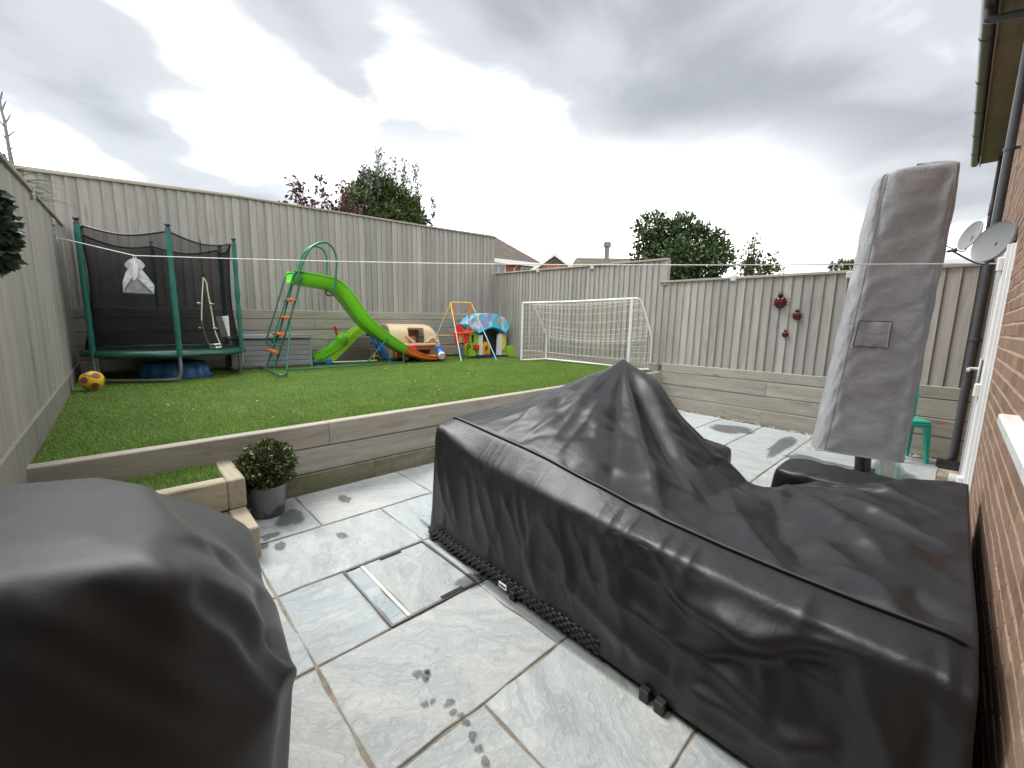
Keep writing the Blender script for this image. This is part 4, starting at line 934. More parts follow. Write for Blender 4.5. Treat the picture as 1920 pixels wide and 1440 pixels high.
M['pole'] = plain('black_metal', (0.012, 0.012, 0.013), 0.35)
pb = atZ(1640, 893, 0.12)
MB().tube([(0.02, -0.08, 0.03), (0.02, -0.04, 0.6)], 0.062, 20).build('pole', M['pole'], par, True)
b = MB(); b.cbox((-0.42, -0.055, 0.002), (0.42, 0.055, 0.045), 0.006); b.cbox((-0.055, -0.42, 0.004), (0.055, 0.42, 0.043), 0.006)
o = b.build('cross_base', M['pole'], par); o.location = (0.02, -0.08, 0)
MB().cbox((-0.02, 0.30, 0.235), (-0.014, 0.335, 0.29), 0.001).build('care_tag', M['white'], par).location = (-0.13, 0.02, 0.0)

# ================================================================== THINGS ON THE LAWN
def TY(pts, Y): return [atY(x, y, Y) for x, y in pts]
def plastic(name, col, rough=0.38, var=0.05): return plain(name, col, rough, var=var, scale=4.0, bump=0.02)
M['green_dk'] = plain('green_enamel', (0.025, 0.17, 0.11), 0.35, var=0.12)
M['foam'] = plain('green_foam_sleeve', (0.02, 0.16, 0.125), 0.5, var=0.15, bump=0.25, bscale=30)
M['pad'] = plain('green_vinyl', (0.012, 0.085, 0.062), 0.35, var=0.2, bump=0.2, bscale=12)
M['galv'] = plain('galvanised_tube', (0.36, 0.37, 0.37), 0.42, 0.6, var=0.12)
M['lime'] = plastic('lime_plastic', (0.19, 0.66, 0.028), 0.34); M['lime2'] = plastic('yellow_green_plastic', (0.30, 0.56, 0.045), 0.34)
M['orange'] = plastic('orange_plastic', (0.82, 0.19, 0.035)); M['blue'] = plastic('blue_plastic', (0.035, 0.22, 0.62)); M['pool'] = plastic('pool_blue_plastic', (0.045, 0.20, 0.52), 0.42)
M['red'] = plastic('red_plastic', (0.72, 0.035, 0.02)); M['cream'] = plastic('cream_plastic', (0.68, 0.55, 0.35)); M['tan'] = plastic('tan_plastic', (0.46, 0.27, 0.15)); M['tan_lt'] = plastic('light_tan_plastic', (0.60, 0.40, 0.27)); M['brown'] = plastic('brown_plastic', (0.22, 0.10, 0.045))
M['teal'] = plastic('teal_plastic', (0.02, 0.47, 0.36)); M['sky_teal'] = plastic('turquoise_plastic', (0.02, 0.45, 0.52)); M['amber'] = plastic('amber_plastic', (0.80, 0.36, 0.02)); M['lemon'] = plastic('lemon_plastic', (0.72, 0.66, 0.03)); M['navy'] = plastic('navy_plastic', (0.03, 0.05, 0.16)); M['pale_blue'] = plain('pale_blue_tube', (0.42, 0.66, 0.74), 0.4); M['pale_yellow'] = plain('yellow_tube', (0.78, 0.56, 0.14), 0.4)
M['grey_box'] = plastic('grey_box_plastic', (0.33, 0.345, 0.36), 0.5); M['dark'] = plain('dark_interior', (0.05, 0.05, 0.055), 0.8); M['rope'] = plain('pale_rope', (0.68, 0.64, 0.47), 0.8)
t = NT('trampoline_mesh'); tr = t.n('ShaderNodeBsdfTransparent'); df = t.n('ShaderNodeBsdfDiffuse', {0: (0.017, 0.018, 0.019, 1)})
lw = t.n('ShaderNodeLayerWeight', {0: 0.35}); fac = t.math('ADD', t.math('MULTIPLY', lw.outputs['Facing'], 0.3), 0.54)
nv_ = t.noise(t.coord('Object', vary=False), 2.0, 4, 0.5); fac = t.math('ADD', fac, t.math('MULTIPLY', t.math('SUBTRACT', nv_, 0.5), 0.25))
mxs = t.n('ShaderNodeMixShader', {0: fac, 1: tr.outputs[0], 2: df.outputs[0]}); t.t.links.new(mxs.outputs[0], t.o.inputs[0]); M['net'] = t.m

# ---- trampoline
TC = Vector((0.53, 7.96, 0)); TR = 0.90; ZG = zt(TC.x, TC.y); ZM = 0.955
tramp = thing('trampoline', 'round trampoline with green poles and dark safety net in the back left corner', 'trampoline', (TC.x, TC.y, ZG)); dz = -ZG
PA = [math.radians(-88+60*k) for k in range(6)]
m = MB(); N_ = 72
prof = [(0.70, ZM+0.012), (0.74, ZM+0.03), (0.85, ZM+0.026), (0.92, ZM+0.008), (0.945, ZM-0.03), (0.935, ZM-0.065), (0.925, ZM-0.065), (0.925, ZM-0.02), (0.86, ZM-0.005), (0.70, ZM)]
v = []; f = []
for i in range(N_):
    a = 2*math.pi*i/N_; w_ = 1+0.006*math.sin(a*17)+0.004*math.sin(a*31)
    v += [(r*math.cos(a)*w_, r*math.sin(a)*w_, z+dz+0.006*math.sin(a*9+r*20)) for r, z in prof]
k = len(prof); f = [(i*k+j, ((i+1) % N_)*k+j, ((i+1) % N_)*k+(j+1) % k, i*k+(j+1) % k) for i in range(N_) for j in range(k)]
mesh('pad', v, f, M['pad'], tramp, True)
MB().lathe([(0.0, ZM-0.012+dz), (0.715, ZM-0.004+dz)], 48).build('jumping_mat', M['black'], tramp, True)
MB().tube([(TR*math.cos(a), TR*math.sin(a), ZM-0.03+dz) for a in np.linspace(0, 2*math.pi, 49)[:-1]], 0.02, 8, True).build('ring_frame', M['galv'], tramp, True)
for a in PA:
    x, y = (TR+0.035)*math.cos(a), (TR+0.035)*math.sin(a)
    po = tube('pole', [(x, y, 0.73+dz), (x, y, 2.55+dz)], 0.017, M['galv'], tramp, 8)
    pts = [(x, y, z+dz) for z in np.linspace(0.90, 2.52, 34)]; rs = [0.031+0.0035*mnoise.noise((q[2]*9, a*3, 0))*2 for q in pts]
    tube('foam_sleeve', pts, rs, M['foam'], po, 10)
    MB().lathe([(0.0, 2.60+dz), (0.026, 2.592+dz), (0.034, 2.575+dz), (0.018, 2.56+dz), (0.022, 2.54+dz), (0.03, 2.52+dz), (0.0, 2.515+dz)][::-1], 12, (x, y, 0)).build('cap', M['black'], po, True)
for (i, j) in ((5, 0), (1, 2), (3, 4)):
    A = Vector((TR*math.cos(PA[i]), TR*math.sin(PA[i]), 0)); B_ = Vector((TR*math.cos(PA[j]), TR*math.sin(PA[j]), 0)); d = (B_-A).normalized()*0.10
    za = zt(TC.x+A.x, TC.y+A.y)-ZG+0.03; up = Vector((0, 0, ZM-0.03+dz))
    path = [A+up, A+Vector((0, 0, za+0.13)), A+d*0.3+Vector((0, 0, za+0.03)), A+d+Vector((0, 0, za)), B_-d+Vector((0, 0, za)), B_-d*0.3+Vector((0, 0, za+0.03)), B_+Vector((0, 0, za+0.13)), B_+up]
    tube('leg', smooth_path(path, 5), 0.021, M['galv'], tramp, 10)
nn_, mm_ = 96, 26; v = []
def net_top(a):
    q = ((a-PA[0]) / (math.pi/3)) % 1.0; return 2.51-0.085*math.sin(q*math.pi)**0.9
def net_pt(a, s):
    q = ((a-PA[0])/(math.pi/3)) % 1.0; rr_ = 0.885-0.10*math.sin(q*math.pi)*math.sin(min(1, s*1.2)*math.pi*0.5)-0.035*math.sin(s*math.pi)
    z = ZM+0.02+(net_top(a)-ZM-0.02)*s; return Vector((rr_*math.cos(a), rr_*math.sin(a), z+dz))
for i in range(nn_):
    for j in range(mm_): v.append(net_pt(2*math.pi*i/nn_, j/(mm_-1)))
mesh('safety_net', v, grid_faces(nn_, mm_, True), M['net'], tramp, True)
tube('net_rim', [net_pt(2*math.pi*i/nn_, 1.0) for i in range(nn_)], 0.013, M['black'], tramp, 5, True)
# printed instruction sheet tied to the net
qs = [(405, 594), (428, 592), (431, 630), (416, 632)]
q3 = [atY(x, y, 7.40)-Vector((TC.x, TC.y, ZG)) for x, y in qs]; nrm_ = Vector((0.5, -0.86, 0))*0.003
shv = [p+nrm_ for p in q3]+[p-nrm_ for p in q3]
sh_ = MB().add(shv, [(0, 1, 2, 3), (7, 6, 5, 4), (0, 4, 5, 1), (1, 5, 6, 2), (2, 6, 7, 3), (3, 7, 4, 0)]).build('instruction_sheet', M['white'], tramp)
M['print'] = plain('grey_print', (0.42, 0.42, 0.43), 0.7)
b = MB()
for r in range(9):
    w0, w1 = 0.08+0.1*r, 0.11+0.1*r; L_ = lambda u, w_: (q3[0]*(1-u)+q3[1]*u)*(1-w_)+(q3[3]*(1-u)+q3[2]*u)*w_+nrm_*1.3
    e1 = rnd.uniform(0.6, 0.92); b.add([L_(0.1, w0), L_(e1, w0), L_(e1, w1), L_(0.1, w1)], [(0, 1, 2, 3)])
b.build('print', M['print'], sh_)

# ---- rope swing hanging in front of the net
rs_ = thing('rope_swing', 'pale rope swing with white bar seat hanging on the trampoline net', 'swing', tuple(atY(385, 560, 7.22)))
o0 = rs_.location.copy(); R_ = lambda pts: [p-o0 for p in TY(pts, 7.22)]
tube('strap', R_([(375, 449), (378, 485), (380, 515)]), 0.006, M['black'], rs_, 6)
MB().lathe([(0.0, -0.02), (0.02, -0.015), (0.022, 0.015), (0.0, 0.02)], 10, tuple(R_([(381, 516)])[0])).build('swivel', M['black'], rs_, True)
tube('rope', smooth_path(R_([(381, 520), (379, 560), (378, 590), (379, 608), (386, 632), (396, 655)]), 4), 0.008, M['rope'], rs_, 6)
tube('rope', smooth_path(R_([(381, 520), (387, 530), (390, 550), (398, 590), (403, 620), (412, 643), (415, 652)]), 4), 0.008, M['rope'], rs_, 6)
for q in ((374, 569), (397, 570), (377, 616), (404, 616)):
    p = R_([q])[0]; MB().lathe([(0, -0.03), (0.02, -0.028), (0.02, 0.0), (0.008, 0.004), (0.008, 0.03), (0.0, 0.03)], 10, (0, 0, 0), Matrix.Translation(p) @ Matrix.Rotation(1.5, 4, 'Y')).build('knot', M['galv'], rs_, True)
for yy_ in (647, 653): tube('seat_bar', R_([(394, yy_), (413, yy_-2)]), 0.014, M['white'], rs_, 8)

# ---- upturned shell pool
pl = thing('paddling_pool', 'upturned scalloped blue plastic pool under the trampoline', 'paddling pool', (0.56, 7.78, zt(0.56, 7.78)-0.004))
v = []; nP = 96; prof = [(0.0, 0.225), (0.25, 0.225), (0.34, 0.22), (0.375, 0.20), (0.395, 0.12), (0.41, 0.03), (0.45, 0.018), (0.455, 0.0)]
for i in range(nP):
    a = 2*math.pi*i/nP; lob = abs(math.sin(a*6))**0.7
    for j, (r, z) in enumerate(prof):
        k_ = 1.0 if j < 2 else 0.90+0.115*lob*(1 if j < 6 else 0.6)
        v.append((r*k_*math.cos(a), r*k_*math.sin(a)*0.86, z))
f = grid_faces(nP, len(prof), True); pm = mesh('shell', v, f, M['pool'], pl, True)
MB().tube([(0.452*math.cos(a)*(0.90+0.069*abs(math.sin(a*6))**0.7), 0.452*0.86*math.sin(a)*(0.90+0.069*abs(math.sin(a*6))**0.7), 0.012) for a in np.linspace(0, 2*math.pi, 97)[:-1]], 0.010, 6, True).build('rim', M['pool'], pl, True)

# ---- footballs
def football(label, loc, r, cols, rot, letter):
    o = thing('football', label, 'ball', loc, 0, 'footballs left on the lawn'); bm = bmesh.new(); bmesh.ops.create_icosphere(bm, subdivisions=4, radius=r)
    t = 0.5*(1+5**0.5); ax = [Vector(q).normalized() for q in ((0, 1, t), (0, 1, -t), (0, -1, t), (0, -1, -t), (1, t, 0), (1, -t, 0), (-1, t, 0), (-1, -t, 0), (t, 0, 1), (t, 0, -1), (-t, 0, 1), (-t, 0, -1))]
    Rm = Matrix.Rotation(rot[0], 3, 'X') @ Matrix.Rotation(rot[1], 3, 'Z'); ax = [Rm @ q for q in ax]
    A = MB(); Bp = MB(); vs = [p.co.copy() for p in bm.verts]
    for p in bm.verts:
        d = sorted([(p.co.normalized().dot(q)) for q in ax], reverse=True); s_ = abs(d[0]-d[1]); p.co *= 1-0.025*math.exp(-(s_/0.03)**2)
    bm.verts.index_update(); fa = []; fb_ = []
    for fc in bm.faces:
        c_ = fc.calc_center_median().normalized(); (fb_ if max(c_.dot(q) for q in ax) > 0.94 else fa).append([q.index for q in fc.verts])
    vv_ = [tuple(p.co) for p in bm.verts]; bm.free()
    mesh('panels', vv_, fa, cols[0], o, True); mesh('patches', vv_, fb_, cols[1], o, True)
    if letter:
        b = MB(); d0 = Vector((-0.1, -0.80, 0.55)).normalized(); tx = Vector((0.80, 0.2, -0.55)); tx = (tx-d0*tx.dot(d0)).normalized(); ty = d0.cross(tx)
        for k in range(7):
            u = (k-3)*0.18; hgt = [0.10, 0.07, 0.07, 0.10, 0.07, 0.07, 0.09][k]
            b.add([((d0+tx*(u+du)+ty*(dv*hgt)).normalized()*(r*1.004)) for du, dv in ((-0.055, -1), (0.055, -1), (0.055, 1), (-0.055, 1))], [(0, 1, 2, 3)])
        b.build('lettering', M['black'], o)
    return o
M['ball_y'] = plain('yellow_ball', (0.85, 0.58, 0.03), 0.4, var=0.08); M['ball_p'] = plain('plum_patch', (0.33, 0.08, 0.10), 0.45); M['ball_k'] = plain('black_patch', (0.02, 0.02, 0.02), 0.5)
bp = atZ(175, 731, 0.565); football('bright yellow football with plum patches by the left fence', (bp.x, bp.y, zt(bp.x, bp.y)+0.115), 0.112, (M['ball_y'], M['ball_p']), (0.5, 0.8), True)
football('small yellow and black football behind the blue ladder', (4.02, 8.62, zt(4.0, 8.6)+0.085), 0.085, (M['ball_y'], M['ball_k']), (0.2, 0.3), False)

# ---- grey storage box
sb = thing('storage_box', 'long grey plastic storage box against the back sleeper wall', 'storage box', (1.97, 8.52, zt(1.97, 8.5)))
b = MB(); b.cbox((-0.64, -0.26, 0.0), (0.64, 0.26, 0.50), 0.012); b.build('body', M['grey_box'], sb)
for k in range(5): MB().cbox((-0.60, -0.272, 0.035+k*0.09), (0.60, -0.262, 0.115+k*0.09), 0.004).build('panel', M['grey_box'], sb)
b = MB(); b.cbox((-0.66, -0.30, 0.508), (0.66, 0.28, 0.55), 0.012); b.cbox((-0.62, -0.26, 0.55), (0.62, 0.25, 0.575), 0.01); b.build('lid', M['grey_box'], sb)
for x in (-0.64, 0.60): MB().cbox((x, -0.276, 0.0), (x+0.04, -0.262, 0.50), 0.004).build('corner_post', M['grey_box'], sb)

# ---- big green slide
YN, YF = 7.70, 8.12
sl = thing('slide', 'tall lime green slide with orange end and green tube ladder', 'slide', (3.0, 7.9, 0)); o0 = Vector((3.0, 7.9, 0))
low = [(550, 531), (590, 537), (622, 543), (640, 555), (658, 577), (680, 606), (705, 628), (730, 645), (754, 660), (780, 671), (805, 677), (838, 679)]
cp = [Vector((p.x, 0, p.z)) for p in TY(low, YN)]; cp[-1].z = zt(cp[-1].x, 7.8)+0.02; cp[-2].z = max(cp[-2].z, cp[-1].z+0.01); cp[-3].z = max(cp[-3].z, cp[-2].z+0.05)
cpath = smooth_path(cp, 5)
def chute(name, pts, mat, flare):
    sec = [(-0.235, 0.15), (-0.235, 0.165), (-0.205, 0.165), (-0.19, 0.05), (-0.15, 0.02), (0.15, 0.02), (0.19, 0.05), (0.205, 0.165), (0.235, 0.165), (0.235, 0.15), (0.222, 0.15), (0.205, 0.04), (0.16, 0.0), (-0.16, 0.0), (-0.205, 0.04), (-0.222, 0.15)]
    v = []; n = len(pts); k = len(sec)
    for i, p in enumerate(pts):
        tn = (pts[min(i+1, n-1)]-pts[max(i-1, 0)]).normalized(); up = Vector((-tn.z, 0, tn.x)); h_ = flare(i/(n-1))
        for (a, b_) in sec: v.append(p+Vector((0, 7.91+a, 0))+up*(b_*h_)-o0)
    f = [(i*k+j, (i+1)*k+j, (i+1)*k+(j+1) % k, i*k+(j+1) % k) for i in range(n-1) for j in range(k)]+[tuple(range(k)), tuple((n-1)*k+j for j in reversed(range(k)))]
    o = MB().add(v, f).build(name, mat, sl, True); return o
cut = 8*5+1
chute('chute', cpath[:cut+1], M['lime'], lambda u: 1.4-0.4*u); chute('chute_end', cpath[cut:], M['orange'], lambda u: 1.0-0.5*u)
for k_ in (-0.06, 0.06): tube('rib', [p+Vector((0, 7.91+k_, 0.026))-o0 for p in cpath[12:cut]], 0.006, M['lime'], sl, 5)
def gt(name, pts, Y, r=0.02, sm=5, n=8):
    P_ = TY(pts, Y) if not callable(Y) else [atY(x, y, Y(i)) for i, (x, y) in enumerate(pts)]
    return tube(name, [q-o0 for q in (smooth_path(P_, sm) if sm else P_)], r, M['green_dk'], sl, n)
arch = [(555, 528), (563, 505), (574, 478), (584, 464), (598, 456), (612, 455), (624, 465), (631, 484), (630, 515), (627, 545)]
gt('handrail', [(x+0, y) for x, y in arch], YN-0.06); gt('handrail', arch_f := [(560, 505), (566, 482), (574, 470), (586, 462), (600, 464), (610, 474), (613, 490), (612, 515), (611, 540)], YF+0.02)
gt('handrail', [(571, 512), (560, 509), (552, 513), (546, 530), (532, 575), (519, 615), (513, 640), (517, 646), (527, 649)], YN-0.02, 0.014)
gt('handrail', [(552, 513), (543, 513), (535, 520), (520, 570), (502, 628), (499, 640), (505, 646), (516, 651)], YF, 0.014)
bN, bF = atZ(529, 706, 0.585), atZ(482, 687, 0.575)
gN, gF = 7.55, 8.2
tube('ladder_rail', [q-o0 for q in (atY(567, 520, YN), atY(533, 633, YN), atY(515, 690, YN+0.05))], 0.017, M['green_dk'], sl); tube('ladder_rail', [q-o0 for q in (atY(549, 530, YF), atY(522, 630, YF), atY(500, 686, YF))], 0.017, M['green_dk'], sl)
tube('leg', [q-o0 for q in (atY(545, 604, YN-0.03), Vector((atY(537, 697, 7.45)))) ], 0.016, M['green_dk'], sl)
tube('leg', [q-o0 for q in (atY(524, 625, YF+0.05), Vector((bF.x+0.02, bF.y-0.05, bF.z+0.15)), Vector((bF.x, bF.y, bF.z+0.02)))], 0.016, M['green_dk'], sl)
tube('base_loop', [q-o0 for q in smooth_path([Vector((bF.x, bF.y, bF.z+0.02)), (bF+bN)/2+Vector((0, 0, 0.02)), Vector((bN.x-0.03, bN.y+0.12, bN.z+0.018)), Vector((bN.x+0.02, bN.y+0.02, bN.z+0.018)), Vector((atY(537, 697, 7.45)))], 4)], 0.016, M['green_dk'], sl)
a_, c_ = atZ(535, 694, 0.585), atZ(757, 679.5, 0.59); tube('base_bar', [a_-o0, c_-o0], 0.013, M['green_dk'], sl)
tube('strut', [atY(727, 634, YN)-o0, atZ(686, 682, 0.585)-o0], 0.013, M['green_dk'], sl); tube('strut', [atY(739, 648, YF)-o0, atY(738, 674, YF)-o0], 0.013, M['green_dk'], sl); tube('strut', [atY(756, 655, YN)-o0, c_-o0], 0.013, M['green_dk'], sl)
tube('platform_brace', [q-o0 for q in smooth_path([atY(611, 540, YF), atY(612, 552, YF-0.1), atY(622, 554, YN), atY(627, 545, YN-0.05)], 4)], 0.016, M['steel'], sl)
for (x, y) in ((547, 562), (537, 595), (527, 627), (516, 660)):
    A, B_ = atY(x+6, y, YN-0.06), atY(x-15, y, YF+0.0); B_.x = A.x-0.02; B_.z = A.z
    r_ = MB(); r_.cbox((-0.045, YN-0.04, -0.025), (0.045, YF-0.02, 0.022), 0.012); o = r_.build('rung', M['orange'], sl); o.location = Vector((A.x-0.03, 0, A.z))-o0
    for Y_ in (YN-0.055, YF-0.005): MB().lathe([(0, -0.015), (0.028, -0.013), (0.028, 0.013), (0, 0.015)], 12, (0, 0, 0), Matrix.Translation((0, Y_, 0)) @ Matrix.Rotation(math.pi/2, 4, 'X')).build('rung_cap', M['orange'], o, True)

# ---- small dinosaur slide with blue ladder
ds = thing('toddler_slide', 'small ribbed green slide with red horn and blue ladder behind the big slide', 'slide', (3.4, 8.45, 0)); o0 = Vector((3.4, 8.45, 0))
G = lambda pts, Y=8.40: [q-o0 for q in TY(pts, Y)]
rail = smooth_path(G([(702, 624), (683, 622), (671, 628), (655, 645), (640, 660), (624, 675), (614, 682)]), 4)
def ribbon(name, path, y0, y1, h0, h1, mat, par):
    v = []; n = len(path)
    for i, p in enumerate(path):
        tn = (path[min(i+1, n-1)]-path[max(i-1, 0)]).normalized(); up = Vector((-tn.z, 0, tn.x)); up = -up if up.z < 0 else up
        for (a, b_) in ((y0, h0), (y1, h0), (y1, h1), (y0, h1)): v.append(p+Vector((0, a, 0))+up*b_)
    f = [(i*4+j, (i+1)*4+j, (i+1)*4+(j+1) % 4, i*4+(j+1) % 4) for i in range(n-1) for j in range(4)]+[(0, 1, 2, 3), tuple((n-1)*4+j for j in (3, 2, 1, 0))]
    return MB().add(v, f).build(name, mat, par, True)
ribbon('side_rail', rail, -0.06, -0.02, -0.02, 0.11, M['lime2'], ds); ribbon('side_rail', rail, 0.28, 0.32, -0.02, 0.11, M['lime2'], ds); ribbon('chute', rail, -0.02, 0.28, -0.01, 0.02, M['lime'], ds)
tail = smooth_path(G([(648, 640), (638, 648), (622, 660), (604, 669), (588, 674)], 8.38), 5)
ribbon('tail', tail, -0.06, 0.16, -0.02, 0.10, M['lime'], ds)
for i in range(2, len(tail)-1, 2):
    p = tail[i]; tn = (tail[i+1]-tail[i-1]).normalized(); up = Vector((-tn.z, 0, tn.x)); up = -up if up.z < 0 else up; q = Matrix((tn, Vector((0, 1, 0)), up)).transposed().to_4x4()
    MB().cbox((-0.014, -0.075, -0.02), (0.014, 0.17, 0.12), 0.008, Matrix.Translation(p) @ q).build('ridge', M['lime'], ds)
hd_ = G([(641, 636)], 8.36)[0]
b = MB(); b.lathe([(0.0, -0.12), (0.07, -0.11), (0.115, -0.04), (0.12, 0.03), (0.09, 0.10), (0.04, 0.135), (0.0, 0.14)], 20, (0, 0, 0), Matrix.Translation(hd_) @ Matrix.Diagonal((1.0, 0.9, 0.95, 1))); b.build('head', M['lime'], ds, True)
hp = G([(633, 629), (630, 621), (627, 612)], 8.36); tube('horn', smooth_path(hp, 5), [0.022+0.008*(i % 2) for i in range(len(smooth_path(hp, 5)))], M['red'], ds, 10)
b = MB(); b.cbox((*(G([(588, 680)])[0]-Vector((0, 0.05, 0.015))),), (*(G([(621, 681)])[0]+Vector((0, 0.4, 0.02))),), 0.008); b.build('base', M['blue'], ds)
e_ = G([(616, 677)])[0]; MB().cbox((e_.x-0.06, -0.13, e_.z-0.06), (e_.x+0.05, -0.06, e_.z+0.05), 0.015).build('foot_cap', M['blue'], ds)
for off, Yl in ((0, 8.38), (-8, 8.68)):
    A, B_ = G([(696+off, 612)], Yl)[0], G([(731+off, 677)], Yl)[0]
    bar('ladder_stile', A, B_, 0.05, 0.085, M['blue'], ds, 0.012); MB().cbox((B_.x-0.05, B_.y-0.05, B_.z-0.03), (B_.x+0.11, B_.y+0.05, B_.z+0.02), 0.02).build('ladder_foot', M['blue'], ds)
for u in (0.25, 0.48, 0.70):
    A = G([(696, 612)], 8.38)[0].lerp(G([(731, 677)], 8.38)[0], u); MB().cbox((A.x-0.10, A.y, A.z-0.025), (A.x+0.02, A.y+0.30, A.z+0.02), 0.012).build('ladder_step', M['blue'], ds)
tube('grab_handle', smooth_path(G([(694, 614), (688, 606), (679, 604)], 8.38), 4), 0.014, M['white'], ds, 8)
# white strip on the ground
w0, w1 = atZ(624, 681, 0.58), atZ(706, 677.5, 0.58); wp = thing('plank', 'white plastic strip lying on the lawn behind the slide bar', 'strip', tuple((w0+w1)/2))
bar('strip', w0-(w0+w1)/2+Vector((0, 0, 0.02)), w1-(w0+w1)/2+Vector((0, 0, 0.02)), 0.07, 0.02, M['white'], wp)

# ---- tan and cream play bench
pbx = [atY(730, 640, 8.3), atY(822, 640, 8.3)]; x0, x1 = pbx[0].x, pbx[1].x; zg = zt(4.8, 8.4)
pt = thing('play_bench', 'cream and tan plastic play table tipped behind the orange slide end', 'play table', ((x0+x1)/2, 8.5, zg)); hw = (x1-x0)/2; hgt = atY(790, 608, 8.4).z-zg
sec = smooth_path([(-0.24, 0.45*hgt, 0), (-0.25, 0.62*hgt, 0), (-0.22, 0.83*hgt, 0), (-0.13, 0.96*hgt, 0), (0.02, hgt, 0), (0.2, 0.98*hgt, 0)], 4)
for (a, b_, hi_) in ((-hw, -hw*0.30, 1.0), (hw*0.36, hw, 1.0)):
    v = []; ns = 8
    for i in range(ns+1):
        x = a+(b_-a)*i/ns; e = 1.0-0.28*max(0, (x-hw*0.55)/(hw*0.45))**2 if x > 0 else 1.0
        v += [(x, p.x, p.y*e) for p in sec]+[(x, p.x+0.03, p.y*e-0.03) for p in reversed(sec)]
    k = 2*len(sec); f = [(i*k+j, (i+1)*k+j, (i+1)*k+(j+1) % k, i*k+(j+1) % k) for i in range(ns) for j in range(k)]+[tuple(range(k)), tuple(ns*k+j for j in reversed(range(k)))]
    MB().add(v, f).build('hood', M['cream'], pt, True)
v = [(-hw*0.30, p.x, p.y) for p in sec[10:]]+[(hw*0.36, p.x, p.y) for p in sec[10:]]; k = len(sec[10:])
MB().add(v+[(p[0], p[1]+0.02, p[2]-0.03) for p in v], [(i, i+1, i+1+k, i+k) for i in range(k-1)]+[(i+2*k, i+k*3, i+1+k*3, i+1+2*k) for i in range(k-1)]+[(0, k, 3*k, 2*k), (k-1, 3*k-1, 4*k-1, 2*k-1)]).build('hood', M['cream'], pt, True)
MB().box((-hw*0.30, 0.02, 0.45*hgt), (hw*0.36, 0.04, 0.84*hgt)).build('recess', M['brown'], pt)
MB().cbox((-hw*0.2, -0.02, 0.46*hgt), (hw*0.2, 0.03, 0.66*hgt), 0.01).build('drawer', M['tan'], pt)
MB().cbox((-hw*0.50, -0.36, 0.40*hgt), (hw*0.93, 0.1, 0.47*hgt), 0.015).build('shelf', M['tan_lt'], pt); MB().cbox((-hw*0.44, -0.34, 0.29*hgt), (hw*0.86, 0.1, 0.395*hgt), 0.01).build('apron', M['brown'], pt)
MB().cbox((-hw*0.98, -0.20, 0.02), (-hw*0.5, 0.16, 0.44*hgt), 0.04).build('pedestal', M['tan'], pt); MB().cbox((hw*0.25, -0.05, 0.02), (hw*0.8, 0.2, 0.28*hgt), 0.03).build('pedestal', M['brown'], pt)
bar('prop', (-hw*0.42, -0.24, 0.70*hgt), (-hw*0.12, -0.33, 0.48*hgt), 0.05, 0.06, M['tan_lt'], pt, 0.01)
tube('handle', smooth_path([(hw*0.45, -0.27, 0.50*hgt), (hw*0.55, -0.29, 0.60*hgt), (hw*0.68, -0.3, 0.62*hgt), (hw*0.80, -0.30, 0.56*hgt), (hw*0.83, -0.3, 0.49*hgt)], 4), 0.025, M['cream'], pt, 8)
MB().lathe([(0, -0.09), (0.035, -0.09), (0.035, 0.05), (0, 0.05)], 12, (0, 0, 0), Matrix.Translation((hw*0.76, -0.33, 0.52*hgt)) @ Matrix.Rotation(1.1, 4, 'X')).build('spout', M['tan_lt'], pt, True)
# ---- blue toy telescope leaning on the slide end
A, B_ = atY(821, 650, 7.95), atY(829, 668, 7.55); tl = thing('toy_telescope', 'blue and white toy telescope leaning on the orange slide end', 'toy', tuple(B_)); d = (A-B_); q = d.to_track_quat('Z', 'Y').to_matrix().to_4x4(); Ln = d.length
MB().lathe([(0.0, 0.02), (0.055, 0.02), (0.06, 0.12), (0.062, Ln), (0.0, Ln)], 18, (0, 0, 0), q).build('tube', M['blue'], tl, True); MB().lathe([(0.045, 0.0), (0.075, 0.0), (0.078, 0.07), (0.06, 0.09)], 18, (0, 0, 0), q).build('collar', M['white'], tl, True); MB().lathe([(0.0, 0.012), (0.046, 0.012)], 18, (0, 0, 0), q).build('lens', M['black'], tl); MB().lathe([(0.063, Ln*0.55), (0.072, Ln*0.58), (0.072, Ln*0.75), (0.063, Ln*0.78)], 18, (0, 0, 0), q).build('band', M['navy'], tl, True)
bar('handle', (0.03, -0.02, 0.02), (0.14, -0.03, 0.05), 0.02, 0.02, M['black'], tl)
# ---- red ride-on toy under the slide
tcx, tcy = 4.55, 8.12; tcar = thing('toy_car', 'small red toy car with grey wheel under the slide', 'toy car', (tcx, tcy, zt(tcx, tcy)))
v = [(-0.2, 0.08), (-0.22, 0.2), (-0.1, 0.24), (-0.02, 0.33), (0.1, 0.33), (0.16, 0.22), (0.25, 0.19), (0.25, 0.08)]
MB().prism(v, 'y', -0.1, 0.12).build('body', M['red'], tcar)
for x in (-0.13, 0.16):
    for y in (-0.12, 0.12):
        w_ = MB().lathe([(0, -0.02), (0.075, -0.02), (0.08, 0), (0.075, 0.02), (0, 0.02)], 16, (0, 0, 0), Matrix.Translation((x, y, 0.08)) @ Matrix.Rotation(math.pi/2, 4, 'X')).build('wheel', M['black'], tcar, True); MB().lathe([(0, -0.025), (0.05, -0.025), (0.05, 0.025), (0, 0.025)], 12, (0, 0, 0), Matrix.Translation((x, y, 0.08)) @ Matrix.Rotation(math.pi/2, 4, 'X')).build('hub', M['galv'], w_, True)

